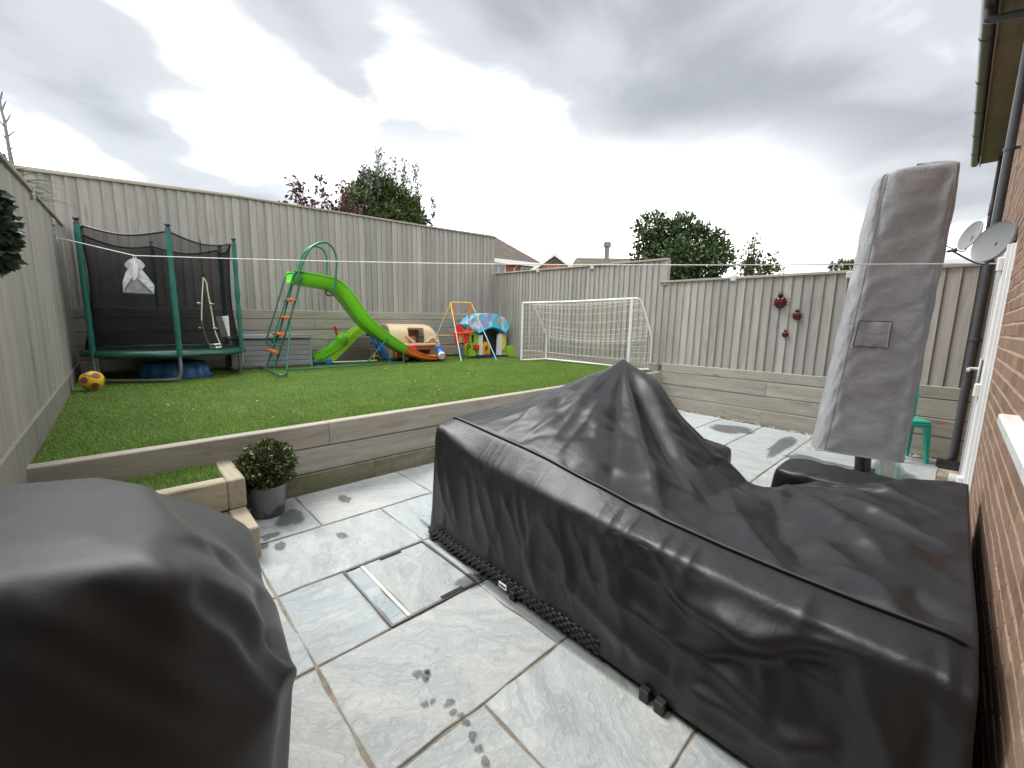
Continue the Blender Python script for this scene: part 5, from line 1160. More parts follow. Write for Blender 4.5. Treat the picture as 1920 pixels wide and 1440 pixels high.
# ---- toddler swing
sw = thing('toddler_swing', 'yellow and pale blue tube swing with a red bucket seat', 'swing', (5.9, 7.8, 0)); o0 = Vector((5.9, 7.8, 0))
YS = 7.85; tl_, tr_ = atY(845, 567, YS), atY(884, 568, YS); fl_, fr_ = atZ(865, 678, 0.585), atZ(931, 675, 0.585); bl_, br_ = atY(800, 672, 8.45), None; bl_.z = zt(bl_.x, 8.45); br_ = Vector((fr_.x+(bl_.x-fl_.x)*0.25, 8.4, zt(6.5, 8.4)))
def two(name, a, b_, cut_=0.34):
    mid = a.lerp(b_, cut_); o = tube(name, [a-o0, mid-o0], 0.014, M['pale_yellow'], sw, 8); tube('lower_tube', [mid-o0, b_-o0], 0.0125, M['pale_blue'], o, 8)
tube('top_bar', [q-o0 for q in smooth_path([tl_+Vector((0, 0, -0.04)), tl_+Vector((0.04, 0, 0)), tr_+Vector((-0.04, 0, 0)), tr_+Vector((0, 0, -0.04))], 4)], 0.015, M['pale_yellow'], sw, 8)
for a, b_ in ((tl_, fl_), (tr_, fr_), (tl_, bl_), (tr_, br_)): two('leg', a+Vector((0, 0, -0.02)), b_)
cb0, cb1 = tl_.lerp(bl_, 0.58), tr_.lerp(br_, 0.58); tube('cross_bar', [cb0-o0, cb1-o0], 0.011, M['pale_yellow'], sw, 8)
sc_ = atY(866, 632, YS)-o0; ra, rb = tl_.lerp(tr_, 0.14)-o0, tl_.lerp(tr_, 0.86)-o0
b = MB(); b.cbox((-0.17, -0.13, -0.14), (0.17, 0.13, -0.11), 0.02); ts = b.build('bucket_seat', M['red'], sw); ts.location = sc_
MB().prism([(-0.10, -0.12), (0.10, -0.12), (0.13, 0.08), (0.09, 0.24), (0.03, 0.29), (-0.03, 0.29), (-0.09, 0.24), (-0.13, 0.08)], 'y', 0.11, 0.135).build('backrest', M['red'], ts)
tube('tray_ring', smooth_path([(-0.22, 0.05, 0.10), (-0.2, -0.12, 0.09), (-0.06, -0.2, 0.09), (0.12, -0.2, 0.11), (0.24, -0.12, 0.13), (0.22, 0.08, 0.12), (0.0, 0.14, 0.11)], 4, True), 0.026, M['red'], ts, 8, True)
MB().prism([(-0.05, -0.11), (0.05, -0.11), (0.07, 0.1), (-0.07, 0.1)], 'y', -0.19, -0.165).build('crotch_panel', M['red'], ts)
for x in (-0.14, 0.14): MB().cbox((x-0.03, -0.15, -0.12), (x+0.03, -0.13, 0.08), 0.006).build('side_panel', M['lime2'], ts)
for r0, xx in ((ra, -0.2), (rb, 0.2)):
    q = r0-ts.location; tube('strap', [q, q.lerp(Vector((xx, 0, 0.12)), 0.38)], 0.017, M['orange'], ts, 6); tube('rope', [q.lerp(Vector((xx, 0, 0.12)), 0.38), Vector((xx, 0, 0.12))], 0.006, M['red'], ts, 6)

# ---- play house in the corner
YP = 8.05; ph = thing('playhouse', 'colourful plastic playhouse facade with sky printed arched roof in the corner', 'playhouse', (6.75, YP, 0)); o0 = Vector((6.75, YP, 0))
def PZ(pts): return [((q-o0).x, (q-o0).z) for q in TY(pts, YP)]
zph = zt(6.7, YP)
def pane(name, pts, y0, y1, mat, par=None): return MB().prism(PZ(pts), 'y', y0, y1).build(name, mat, par or ph)
out_ = [(875, 608), (881, 599), (890, 592), (902, 588), (918, 587), (932, 590), (943, 596), (950, 604), (952, 612), (945, 624), (933, 617), (920, 613.5), (908, 617), (895, 625), (884, 618)]
t = NT('sky_print'); c = t.coord('Object', vary=False); n1 = t.noise(c, 3.2, 4, 0.5, 0.6); n2 = t.noise(t.n('ShaderNodeVectorMath', {0: c, 1: (5.0, 3.0, 9.0)}, operation='ADD').outputs[0], 2.5, 3, 0.5)
t.P(Base_Color=t.mix(t.ramp(n2, [(0.52, 0.0), (0.6, 0.8)]), t.ramp(n1, [(0.42, (0.10, 0.50, 0.72)), (0.5, (0.35, 0.68, 0.82)), (0.6, (0.80, 0.85, 0.90))]), (0.36, 0.32, 0.72)), Roughness=0.4); M['skyprint'] = t.m
roof_ = pane('roof', out_, -0.05, 0.30, M['skyprint'])
cx_ = PZ([(935, 601)])[0]
sv = [(cx_[0]+(0.075 if i % 2 == 0 else 0.05)*math.cos(i*math.pi/10), cx_[1]+(0.075 if i % 2 == 0 else 0.05)*math.sin(i*math.pi/10)) for i in range(20)]
MB().prism(sv, 'y', -0.056, -0.05).build('sun_print', M['amber'], roof_)
ed = PZ([(884, 618), (895, 625), (908, 617.5), (920, 613.5), (933, 617), (944, 624.5), (952, 612)])
tube('eave', [(a, -0.06, b_+0.012) for a, b_ in ed], 0.028, M['sky_teal'], ph, 8)
pane('opening_shade', [(896, 622), (920, 614), (944, 622), (944, 665), (896, 665)], 0.20, 0.22, M['dark'])  # dark sheet standing in for the shade inside the open doorway
for (a, b_) in ((874, 879), (890, 896)): pane('side_post', [(a, 622), (b_, 622), (b_, 666), (a, 666)], 0.0, 0.06, M['lemon'] if a == 874 else M['lime2'])
pane('sill_panel', [(879, 643), (890, 643), (890, 666), (879, 666)], 0.0, 0.05, M['lime2']); pane('lintel', [(879, 622), (890, 622), (890, 628), (879, 628)], 0.0, 0.05, M['lime2']); pane('window_back', [(879, 628), (890, 628), (890, 643), (879, 643)], 0.08, 0.1, M['navy'])
pane('mail_box', [(887, 646), (895, 646), (895, 655), (887, 655)], -0.08, 0.0, M['red']); pane('planter', [(873, 655), (886, 657), (887, 667), (874, 667)], -0.10, 0.0, M['lime2'])
tube('toy_wheel', [(PZ([(877, 650)])[0][0]+0.05*math.cos(a), -0.03, PZ([(877, 650)])[0][1]+0.05*math.sin(a)) for a in np.linspace(0, 6.28, 17)[:-1]], 0.012, M['black'], ph, 6, True)
pane('front_post', [(896.5, 628), (904, 628), (904, 666), (896.5, 666)], -0.03, 0.05, M['white']); pane('front_post', [(934, 627), (941, 627), (939, 666), (932, 666)], -0.03, 0.05, M['white'])
gate = [(904, 664), (903, 650), (906, 643), (910, 640.5), (914, 642), (917, 648), (917, 664)]; gt_ = pane('gate', gate, -0.04, 0.0, M['amber'])
cg = PZ([(910, 653)])[0]; tube('gate_window', [(cg[0]+0.055*math.cos(a), -0.045, cg[1]+0.075*math.sin(a)) for a in np.linspace(0, 6.28, 17)[:-1]], 0.012, M['yellow'], gt_, 6, True); MB().prism([(cg[0]+0.045*math.cos(a), cg[1]+0.065*math.sin(a)) for a in np.linspace(0, 6.28, 15)[:-1]], 'y', -0.043, -0.04).build('gate_hole_shade', M['dark'], gt_)  # dark disc on the gate, shade of a hole put into its colour
pane('side_panel', [(941, 628), (950, 622), (950, 666), (940, 666)], 0.02, 0.07, M['cream']); pane('shutter', [(939, 630), (944, 630), (944, 656), (940, 656)], -0.04, 0.02, M['lemon'])
pane('bin', [(947, 650), (955, 648), (957, 667), (948, 667)], -0.16, 0.0, M['lime2']); pane('floor_tray', [(890, 665), (946, 665), (946, 668.5), (890, 668.5)], -0.12, 0.25, M['navy'])

# ---- football goal with net
gl0 = Vector((6.9, 5.3, 0)); goal = thing('football_goal', 'white tubular football goal with net against the right fence', 'goal', tuple(gl0))
A = Vector((6.62, 6.72, 0)); B_ = Vector((6.72, 4.05, 0)); A2 = Vector((7.34, 6.62, 0)); B2 = Vector((7.13, 3.83, 0))
for p in (A, B_, A2, B2): p.z = zt(p.x, p.y)+0.02
ht = 1.275
def side(P, P2):
    up = Vector((0, 0, 1)); d = P2-P; return smooth_path([P+up*ht, P+d*0.28+up*(ht+0.0), P+d*0.45+up*(ht-0.09), P+d*0.80+up*(ht*0.62), P+d*0.97+up*(ht*0.45), P2+up*(ht*0.36), P2+up*0.02], 5)
sA, sB = side(A, A2), side(B_, B2); U = Vector((0, 0, 1))
G_ = lambda pts: [p-gl0 for p in pts]
for nm, pts, r in (('post', [A, A+U*ht], .026), ('post', [B_, B_+U*ht], .026), ('crossbar', [A+U*ht, (A+B_)/2+U*(ht-0.012), B_+U*ht], .024), ('side_tube', sA, .021), ('side_tube', sB, .021), ('base_tube', [A, A2], .021), ('base_tube', [A2, B2], .021), ('base_tube', [B_, B2], .021)): tube(nm, G_(pts), r, M['white'], goal, 8)
m = MB(); nr = len(sA)
def back(u, w_):   # u along Y, w down the net
    k = w_*(nr-1); i = min(int(k), nr-2); q = k-i; a = sA[i].lerp(sA[i+1], q); b_ = sB[i].lerp(sB[i+1], q); p = a.lerp(b_, u); sag = math.sin(u*math.pi)*math.sin(w_*math.pi); return p+Vector((-0.05*sag, 0, -0.09*sag))-gl0
for k in range(0, 17): m.tube([back(u, k/16) for u in np.linspace(0, 1, 19)], 0.0026, 3, cap=False)
for k in range(1, 26): m.tube([back(k/26, w_) for w_ in np.linspace(0, 1, 15)], 0.0022, 3, cap=False)
for S_, P0 in ((sA, A), (sB, B_)):
    for k in range(1, 12):
        z = ht*k/12; hit = None
        for i in range(nr-1):
            if (S_[i].z-P0.z) >= z >= (S_[i+1].z-P0.z): hit = S_[i].lerp(S_[i+1], ((S_[i].z-P0.z)-z)/max(1e-6, S_[i].z-S_[i+1].z))
        if hit is not None: m.tube([P0+U*z-gl0, hit-gl0], 0.0024, 3, cap=False)
    e2 = S_[-1]
    for k in range(1, 7):
        u = k/7; p0 = P0.lerp(Vector((e2.x, e2.y, P0.z)), u); best = min(S_, key=lambda q: (q.x-p0.x)**2+(q.y-p0.y)**2 if q.z > P0.z+0.4 else 9); m.tube([p0-gl0, Vector((p0.x, p0.y, best.z))-gl0], 0.0022, 3, cap=False)
M['netwhite'] = plain('white_cord', (0.74, 0.73, 0.66), 0.8); tag(m.build('net', M['netwhite'], goal), kind='stuff')

# ---- ladybird ornaments on the right fence
M['bug'] = plain('glossy_dark_red', (0.12, 0.008, 0.012), 0.18, 0.2); M['bugk'] = plain('glossy_black', (0.01, 0.01, 0.011), 0.2)
def ladybird(px_, py_, r, label):
    d = ray(px_, py_); tt = (7.09-0.335-0.035)/(d[0]-0.1*d[1]); o = thing('ladybird_ornament', label, 'ornament', (d[0]*tt, d[1]*tt, EYE+d[2]*tt), RZ, 'metal ladybirds on the fence')
    for s_ in (-1, 1):
        v = []; n1_, n2_ = 14, 10
        for i in range(n1_+1):
            a = math.pi*i/n1_-math.pi/2
            for j in range(n2_+1):
                b_ = math.pi/2*j/n2_; cx = math.cos(a)*math.sin(b_); v.append((s_*(r*cx*0.95+r*0.012)+s_*0.0, r*0.62*math.cos(b_)*math.cos(a), r*1.05*math.sin(a)*(0.97)))
        Mx = Matrix.Rotation(s_*0.10, 4, 'Y'); MB().add([Mx @ Vector(p) for p in v], grid_faces(n1_+1, n2_+1)).build('wing', M['bug'], o, True)
    MB().lathe([(0, -0.42*r), (0.36*r, -0.2*r), (0.42*r, 0.05*r), (0.3*r, 0.3*r), (0, 0.4*r)], 14, (0, 0.2*r, 1.12*r)).build('head', M['bugk'], o, True)
    MB().prism([(0, 0.9*r), (0.16*r, -0.2*r), (0.1*r, -1.0*r), (-0.1*r, -1.0*r), (-0.16*r, -0.2*r)], 'y', 0.0, 0.55*r).build('body', M['bugk'], o)
    for s_ in (-1, 1):
        tube('antenna', smooth_path([(s_*0.15*r, 0.25*r, 1.4*r), (s_*0.3*r, 0.3*r, 1.75*r), (s_*0.55*r, 0.3*r, 1.72*r)], 3), 0.035*r, M['bugk'], o, 5)
        for q in (0.5, 0.0, -0.5): tube('leg', [(s_*0.8*r, 0.1*r, q*r), (s_*1.15*r, 0.06*r, q*r+0.12*r), (s_*1.4*r, -0.05*r, q*r-0.05*r)], 0.03*r, M['bugk'], o, 5)
        for q in (0.35, -0.35): MB().lathe([(0, 0.04*r), (0.13*r, 0.03*r), (0.15*r, 0)], 10, (0, 0, 0), Matrix.Translation((s_*0.5*r, 0.52*r, q*r)) @ Matrix.Rotation(-math.pi/2, 4, 'X')).build('spot', M['bugk'], o, True)
ladybird(1463, 567, 0.083, 'largest red ladybird ornament, topmost on the right fence'); ladybird(1494, 592, 0.056, 'medium red ladybird ornament, right of the other two on the fence'); ladybird(1472, 627, 0.042, 'smallest red ladybird ornament, lowest of the three on the fence')

# ---- teal child's chair
ch = thing('childs_chair', 'turquoise plastic child chair behind the grey parasol by the fence', 'chair', (6.40, 0.26, 0), math.radians(-50)); ch.scale = (0.8, 0.8, 1.0)

b = MB(); b.cbox((-0.16, -0.16, 0.44), (0.16, 0.15, 0.475), 0.015); b.build('seat', M['teal'], ch)
b = MB(); b.cbox((-0.165, -0.165, 0.40), (-0.145, 0.15, 0.445), 0.006); b.cbox((0.145, -0.165, 0.40), (0.165, 0.15, 0.445), 0.006); b.cbox((-0.145, -0.168, 0.40), (0.145, -0.15, 0.445), 0.006); b.build('apron', M['teal'], ch)
for sx in (-1, 1):
    for sy in (-1, 1):
        v = [(sx*0.162, sy*0.162, 0.43), (sx*0.10, sy*0.162, 0.43), (sx*0.10, sy*0.10, 0.43), (sx*0.162, sy*0.10, 0.43), (sx*0.19, sy*0.185, 0), (sx*0.155, sy*0.185, 0), (sx*0.155, sy*0.15, 0), (sx*0.19, sy*0.15, 0)]
        MB().add(v, [(0, 1, 2, 3), (7, 6, 5, 4), (0, 4, 5, 1), (1, 5, 6, 2), (2, 6, 7, 3), (3, 7, 4, 0)]).build('leg', M['teal'], ch)
v = []; hs = [0.46, 0.55, 0.68, 0.80, 0.88, 0.925, 0.94]; ws = [0.15, 0.15, 0.155, 0.165, 0.15, 0.10, 0.03]; ys = [0.13, 0.12, 0.125, 0.15, 0.175, 0.185, 0.187]
for side_ in (0, 0.02):
    for z, w_, y in zip(hs, ws, ys): v += [(-w_, y-0.02+side_, z), (-w_*0.5, y+side_, z), (w_*0.5, y+side_, z), (w_, y-0.02+side_, z)]
k = len(hs)*4; f = []
for i in range(len(hs)-1):
    for j in range(3):
        if j == 1 and 0 < i < 3: continue
        a = i*4+j; f += [(a, a+1, a+5, a+4), (a+k, a+k+4, a+k+5, a+k+1)]
bk = mesh('backrest', v, f, M['teal'], ch); md = bk.modifiers.new('thick', 'SOLIDIFY'); md.thickness = 0.008

# ---- washing line and peg bag
HW = Vector((5.15, YH+0.02, 1.99)); best = None
for i in range(4000):
    s_ = i/4000; p = HOOK.lerp(HW, s_); x_, y_, w_ = proj(p)
    if w_ > 0.1 and abs(x_-250) < 1.5: best = s_; break
hb = HOOK.lerp(HW, best); dd = ray(250, 479); tt = hb.y/dd[1]; BAGP = Vector((hb.x, hb.y, EYE+dd[2]*tt))
M['cord'] = plain('white_cord_line', (0.80, 0.80, 0.78), 0.6)
wl_ = thing('washing_line', 'thin white washing line strung across the garden to the house', 'washing line', tuple(HOOK)); hk = HOOK
lp = [HOOK, BAGP]+[BAGP.lerp(HW, u)+Vector((0, 0, -0.05*math.sin(u*math.pi))) for u in (0.15, 0.3, 0.45, 0.6, 0.75, 0.9)]+[HW]
tube('cord', [p-hk for p in lp], 0.0045, M['cord'], wl_, 6)
for dv in ((0.02, -0.06, -0.05), (0.03, -0.10, -0.02), (0.02, -0.04, 0.03)): tube('knot_tail', [Vector((0.02, -0.03, 0)), Vector(dv)], 0.004, M['cord'], wl_, 5)
bag = thing('peg_bag', 'white cloth peg bag hanging from the washing line', 'peg bag', tuple(BAGP))
t = NT('thin_white_nylon'); c = t.coord('Object', vary=False); n1 = t.noise(c, 14, 4, 0.6, 0.8); t.P(Base_Color=t.ramp(n1, [(0.35, (0.42, 0.43, 0.46)), (0.62, (0.74, 0.75, 0.78))]), Roughness=0.5); t.bump(n1, 0.4, 0.01); M['nylon'] = t.m
BP = lambda pts: [((q-BAGP).x, (q-BAGP).z) for q in (atY(210+x/13.09, 460+y/13.09, BAGP.y) for x, y in pts)]
def flap(name, pts, y0, y1, mat): 
    o = MB().prism(BP(pts), 'y', y0, y1).build(name, mat, bag); return o
M['nylon_grey'] = plain('grey_mesh_panel', (0.30, 0.31, 0.32), 0.6, var=0.3, scale=18.0)
flap('hood', [(300, 480), (335, 420), (390, 370), (470, 330), (550, 310), (630, 330), (700, 370), (765, 430), (812, 500), (735, 600), (400, 600)], -0.012, 0.012, M['nylon'])
flap('body', [(400, 600), (735, 600), (1035, 980), (1030, 1200), (700, 1190), (280, 1160), (260, 900), (350, 620)], -0.02, 0.05, M['nylon'])
flap('centre_panel', [(505, 470), (530, 430), (610, 430), (640, 480), (640, 760), (560, 870), (500, 840)], -0.034, -0.012, M['white'])
flap('side_flap', [(352, 620), (460, 645), (492, 800), (292, 1080), (262, 900)], -0.05, -0.022, M['nylon']); flap('side_flap', [(672, 650), (740, 612), (1033, 985), (1026, 1190), (645, 830)], -0.05, -0.022, M['nylon'])
flap('net_panel', [(480, 830), (560, 880), (640, 840), (990, 1180), (700, 1180), (300, 1150)], -0.036, -0.021, M['nylon_grey'])
for s_ in (-1, 1): tube('peg_loop', [(s_*0.012, 0, 0.0), (s_*0.008, 0, -0.045)], 0.004, M['cord'], bag, 5)

# ================================================================== PLANTS AND NEIGHBOURS
def leafmat(name, cols, rough=0.5, trans=0.15):
    t = NT(name); r = t.n('ShaderNodeNewGeometry').outputs['Random Per Island']
    t.P(Base_Color=t.ramp(r, [(i/(len(cols)-1), c) for i, c in enumerate(cols)]), Roughness=rough); t.b.inputs['Specular IOR Level'].default_value = 0.35
    return t.m
def leaves(name, C, D, size, mat, parent, aspect=0.5, droop=0.0):
    """C centres, D outward directions: one folded diamond of two faces per leaf"""
    n = len(C); s = size*rng.uniform(0.6, 1.3, n)[:, None]
    A = D+rng.normal(0, 0.75, (n, 3)); A[:, 2] += 0.25-droop; A /= np.linalg.norm(A, axis=1, keepdims=True)
    Bv = np.cross(A, rng.normal(0, 1, (n, 3))); Bv /= np.maximum(np.linalg.norm(Bv, axis=1, keepdims=True), 1e-6); Nn = np.cross(A, Bv)
    V = np.stack([C, C+A*s*0.5+Bv*s*aspect*0.5+Nn*s*0.10, C+A*s, C+A*s*0.5-Bv*s*aspect*0.5+Nn*s*0.10], 1).reshape(-1, 3)
    me = bpy.data.meshes.new(name); me.vertices.add(4*n); me.vertices.foreach_set('co', V.reshape(-1).astype(np.float32)); me.loops.add(6*n)
    b = np.arange(n)*4; idx = np.stack([b, b+1, b+2, b, b+2, b+3], 1).reshape(-1); me.loops.foreach_set('vertex_index', idx.astype(np.int32)); me.polygons.add(2*n)
    me.polygons.foreach_set('loop_start', np.arange(0, 6*n, 3, dtype=np.int32)); me.polygons.foreach_set('loop_total', np.full(2*n, 3, dtype=np.int32)); me.update(); me.validate(); me.materials.append(mat)
    return link(name, me, parent)
def blob_pts(blobs, n, shell=0.55):
    tot = sum(b[3]*b[4]*b[5] for b in blobs); C = []; D = []
    for (x, y, z, rx_, ry_, rz_) in blobs:
        k = max(20, int(n*rx_*ry_*rz_/tot)); d = rng.normal(0, 1, (k, 3)); d /= np.linalg.norm(d, axis=1, keepdims=True)
        r = shell+(1-shell)*rng.random(k)**0.7; r *= 1+0.16*np.sin(d[:, 0]*7+x*3)*np.cos(d[:, 2]*6+y)
        C.append(np.array([x, y, z])+d*np.array([rx_, ry_, rz_])*r[:, None]); D.append(d)
    return np.concatenate(C), np.concatenate(D)
M['bark'] = wood('bark', [(0.06, 0.045, 0.03), (0.11, 0.085, 0.06), (0.16, 0.13, 0.10)], 'z', knots=0.2)
def tree(name, label, base, h, blobs, n, size, mat, aspect=0.5, trunk=0.09, group=None, shell=0.5, limbs=7):
    o = thing(name, label, 'tree', base, 0, group); tb = MB(); tb.tube([(0, 0, -0.1), (0.03, 0.02, h*0.35), (0, 0, h*0.8)], [trunk, trunk*0.75, trunk*0.3], 8)
    for k in range(limbs):
        b = blobs[k % len(blobs)]; s = Vector((0.02, 0.01, h*rnd.uniform(0.2, 0.5))); e = Vector((b[0]+rnd.uniform(-.5, .5)*b[3], b[1]+rnd.uniform(-.5, .5)*b[4], b[2]+rnd.uniform(-0.2, 0.5)*b[5])); md = s.lerp(e, 0.5)+Vector((0, 0, 0.08*h)); tb.tube(smooth_path([s, md, e], 3), [trunk*0.45*(1-0.8*i/6) for i in range(7)], 5)
    tb.build('trunk', M['bark'], o, True); C, D = blob_pts(blobs, n, shell); leaves('crown', C, D, size, mat, o, aspect); return o
M['leaf_dark'] = leafmat('laurel_leaf', [(0.022, 0.04, 0.014), (0.045, 0.08, 0.025), (0.075, 0.12, 0.04), (0.15, 0.19, 0.08)], 0.4)
M['leaf_mid'] = leafmat('privet_leaf', [(0.03, 0.05, 0.015), (0.06, 0.095, 0.03), (0.10, 0.14, 0.045), (0.16, 0.19, 0.08)], 0.45)
M['leaf_pale'] = leafmat('silvery_leaf', [(0.09, 0.105, 0.085), (0.15, 0.17, 0.14), (0.24, 0.26, 0.23)], 0.5); M['leaf_red'] = leafmat('maroon_leaf', [(0.055, 0.016, 0.022), (0.10, 0.028, 0.035), (0.16, 0.06, 0.06)], 0.5)
M['leaf_olive'] = leafmat('olive_leaf', [(0.06, 0.08, 0.025), (0.11, 0.13, 0.045), (0.19, 0.19, 0.08)], 0.5); M['leaf_box'] = leafmat('box_leaf', [(0.025, 0.04, 0.012), (0.055, 0.08, 0.025), (0.10, 0.125, 0.045), (0.26, 0.27, 0.13)], 0.35)

# tree with pale upright shoots behind the back fence
Yt = 14.0; c0 = atY(728, 400, Yt); s_ = (atY(800, 400, Yt)-atY(660, 400, Yt)).x/2; base = (c0.x, Yt, 0.0)
def rel(px_, py_): p = atY(px_, py_, Yt); return p.x-c0.x, p.z
blobs = []
for (px_, py_, r) in ((690, 395, .36), (720, 375, .40), (755, 385, .40), (780, 405, .34), (700, 430, .45), (745, 430, .5), (785, 435, .36), (722, 350, .26), (752, 358, .26), (675, 415, .25)):
    x, z = rel(px_-20, py_-10); blobs.append((x, rnd.uniform(-.5, .5)*s_, z, r*s_, r*s_, r*s_))
for k in range(3): blobs.append((rnd.uniform(-.6, .6)*s_, rnd.uniform(-.6, .6)*s_, rnd.uniform(2.6, 4.0), .4*s_, .4*s_, .6))
t1 = tree('garden_tree', 'dense green tree with pale upright shoots beyond the back fence', base, 4.8, blobs, 24000, 0.15, M['leaf_mid'], 0.42, 0.12, 'trees beyond the fences', 0.35)
C = []; D = []; sb_ = MB()
for (px_, py_, yb) in ((683, 322, 385), (688, 308, 380), (700, 285, 370), (711, 296, 370), (722, 305, 365), (733, 300, 365), (746, 296, 365), (757, 312, 370), (765, 318, 380), (775, 335, 395), (785, 345, 400), (795, 362, 410), (800, 375, 415), (668, 345, 395), (660, 350, 400), (655, 352, 402), (693, 320, 380), (740, 310, 370), (705, 310, 372), (752, 305, 372)):
    dy = rnd.uniform(-.4, .4)*s_; x1_, z1_ = rel(px_, py_); x0_, z0_ = rel(px_+rnd.uniform(-3, 3), yb); k = 110; u = rng.random(k)
    P_ = np.stack([x0_+(x1_-x0_)*u, np.full(k, dy), z0_+(z1_-z0_)*u], 1)+rng.normal(0, 0.055, (k, 3)); C.append(P_); D.append(rng.normal(0, 1, (k, 3))*0.8+np.array([0, 0, .8])); sb_.tube([(x0_, dy, z0_-0.3), (x1_, dy, z1_)], [0.012, 0.004], 4)
sb_.build('shoot', M['bark'], t1); leaves('shoot_leaves', np.concatenate(C), np.concatenate(D), 0.11, M['leaf_pale'], t1, 0.45)
# maroon maple
Yt = 10.6; c0 = atY(600, 400, Yt); o = thing('maple_sapling', 'maroon leaved sapling showing above the back fence', 'tree', (c0.x, Yt, 0), 0, 'trees beyond the fences'); tb = MB(); C = []; D = []
tb.tube([(0, 0, -0.1), (0, 0, 3.2)], [0.05, 0.03], 6)
for pts in ([(546, 345), (552, 372), (556, 395)], [(562, 345), (566, 365), (572, 380), (574, 398)], [(597, 335), (599, 360), (606, 382), (612, 400)], [(640, 350), (640, 372), (642, 392), (642, 402)], [(541, 386), (550, 400)], [(580, 380), (582, 392), (585, 402)], [(627, 380), (630, 392), (632, 405)], [(662, 390), (665, 400), (668, 412)], [(680, 385), (678, 400), (676, 412)], [(655, 400), (660, 412)]):
    dy = rnd.uniform(-.25, .25); W_ = [atY(x, y, Yt)-Vector((c0.x, Yt-dy, 0)) for x, y in pts]; tb.tube([W_[0], *W_[1:], Vector((0, 0, W_[-1].z-0.9))], 0.008, 4)
    for q in W_: 
        k = 24; C.append(np.array(q)+rng.normal(0, (0.085, 0.085, 0.065), (k, 3))); D.append(rng.normal(0, 1, (k, 3)))
tb.build('trunk', M['bark'], o, True); leaves('crown', np.concatenate(C), np.concatenate(D), 0.125, M['leaf_red'], o, 0.5, 0.7)
# rounded tree beyond the right fence
def treeX(name, label, Xt, cpx, pts, n, size, mat, h, group, extra=None, shell=0.4):
    c0 = atX(cpx[0], cpx[1], Xt); s = abs((atX(cpx[0]+50, cpx[1], Xt)-atX(cpx[0]-50, cpx[1], Xt)).y)/100; bl = []
    for (px_, py_, r) in pts:
        p = atX(px_, py_, Xt); bl.append((rnd.uniform(-1, 1)*r*s*0.8, p.y-c0.y, p.z, r*s, r*s, r*s))
    return tree(name, label, (Xt, c0.y, 0), h, bl, n, size, mat, 0.45, 0.11, group, shell)
treeX('garden_tree', 'rounded dark green tree beyond the step in the right fence', 12.5, (1278, 470), [(1228, 430, 28), (1220, 455, 30), (1255, 440, 32), (1280, 430, 28), (1300, 450, 32), (1330, 460, 28), (1345, 485, 26), (1210, 485, 22), (1245, 480, 36), (1290, 490, 38), (1330, 500, 30), (1265, 520, 40), (1310, 525, 36), (1240, 415, 14), (1283, 415, 14), (1303, 425, 12), (1222, 408, 9), (1199, 500, 12), (1270, 560, 40), (1300, 590, 40), (1240, 560, 38)], 15000, 0.15, M['leaf_dark'], 4.0, 'trees beyond the fences', shell=0.3)
treeX('garden_tree', 'sparse olive sapling right of the rounded dark tree', 11.0, (1412, 490), [(1413, 455, 10), (1410, 470, 12), (1416, 482, 13), (1396, 488, 11), (1408, 500, 20), (1390, 507, 16), (1430, 505, 16), (1448, 480, 7), (1450, 497, 13), (1440, 510, 14), (1465, 508, 9), (1420, 445, 6), (1420, 540, 30), (1400, 560, 30)], 2600, 0.10, M['leaf_olive'], 3.2, 'trees beyond the fences', shell=0.2)
treeX('garden_shrub', 'small olive shrub tips showing left of the parasol above the fence', 10.0, (1585, 500), [(1565, 502, 8), (1580, 497, 9), (1595, 500, 10), (1600, 494, 7), (1585, 520, 16)], 700, 0.08, M['leaf_olive'], 2.6, 'trees beyond the fences', shell=0.2)
# twigs on the sapling
# strappy plant and bare stem behind the left fence
o = thing('strappy_plant', 'strappy green leaved plant poking over the left fence corner', 'plant', (XL-0.12, 6.5, 0)); tb = MB(); tb.tube([(0, 0, 0), (0, 0, 2.5)], 0.03, 6); tb.build('stem', M['bark'], o)
M['strap_leaf'] = leafmat('strap_leaf', [(0.07, 0.11, 0.03), (0.13, 0.19, 0.05), (0.22, 0.27, 0.09)], 0.45); m = MB()
for k in range(210):
    a = rnd.uniform(0, 6.28); L = rnd.uniform(0.22, 0.45); e = rnd.uniform(0.3, 1.2); w_ = rnd.uniform(0.013, 0.024); yo_ = rnd.choice((-0.75, -0.45, 0.75, 1.05))+rnd.gauss(0, .13); p0 = Vector((rnd.gauss(-0.03, .03), yo_, 2.56+0.05*yo_+rnd.uniform(-.12, .10))); d = Vector((math.cos(a), math.sin(a), 0)); sd = Vector((-d.y, d.x, 0)); pr = []
    for i in range(6):
        u = i/5; p = p0+d*(L*u*math.cos(e*0.6))+Vector((0, 0, L*(u*math.sin(e)-0.9*u*u*0.6))); ww = w_*(1-u)*1.3+0.001; pr += [p-sd*ww, p+sd*ww]
    m.add(pr, [(2*i, 2*i+1, 2*i+3, 2*i+2) for i in range(5)])
m.build('leaves', M['strap_leaf'], o)
o = thing('bare_sapling', 'bare pale branched stem rising above the left fence', 'plant', (*atY(22, 305, 11.5).xy, 0)); b0 = o.location.copy(); m = MB(); Pp = lambda pts: [q-b0 for q in TY(pts, 11.5)]
M['pale_bark'] = plain('pale_bark', (0.22, 0.20, 0.21), 0.8)
st_ = Pp([(22, 305), (17, 280), (12, 250), (8, 225), (2, 205), (0, 180)]); m.tube([Vector((0, 0, -0.1))]+st_, [0.03, 0.03, 0.026, 0.022, 0.018, 0.014, 0.008], 6); m.build('stem', M['pale_bark'], o, True)
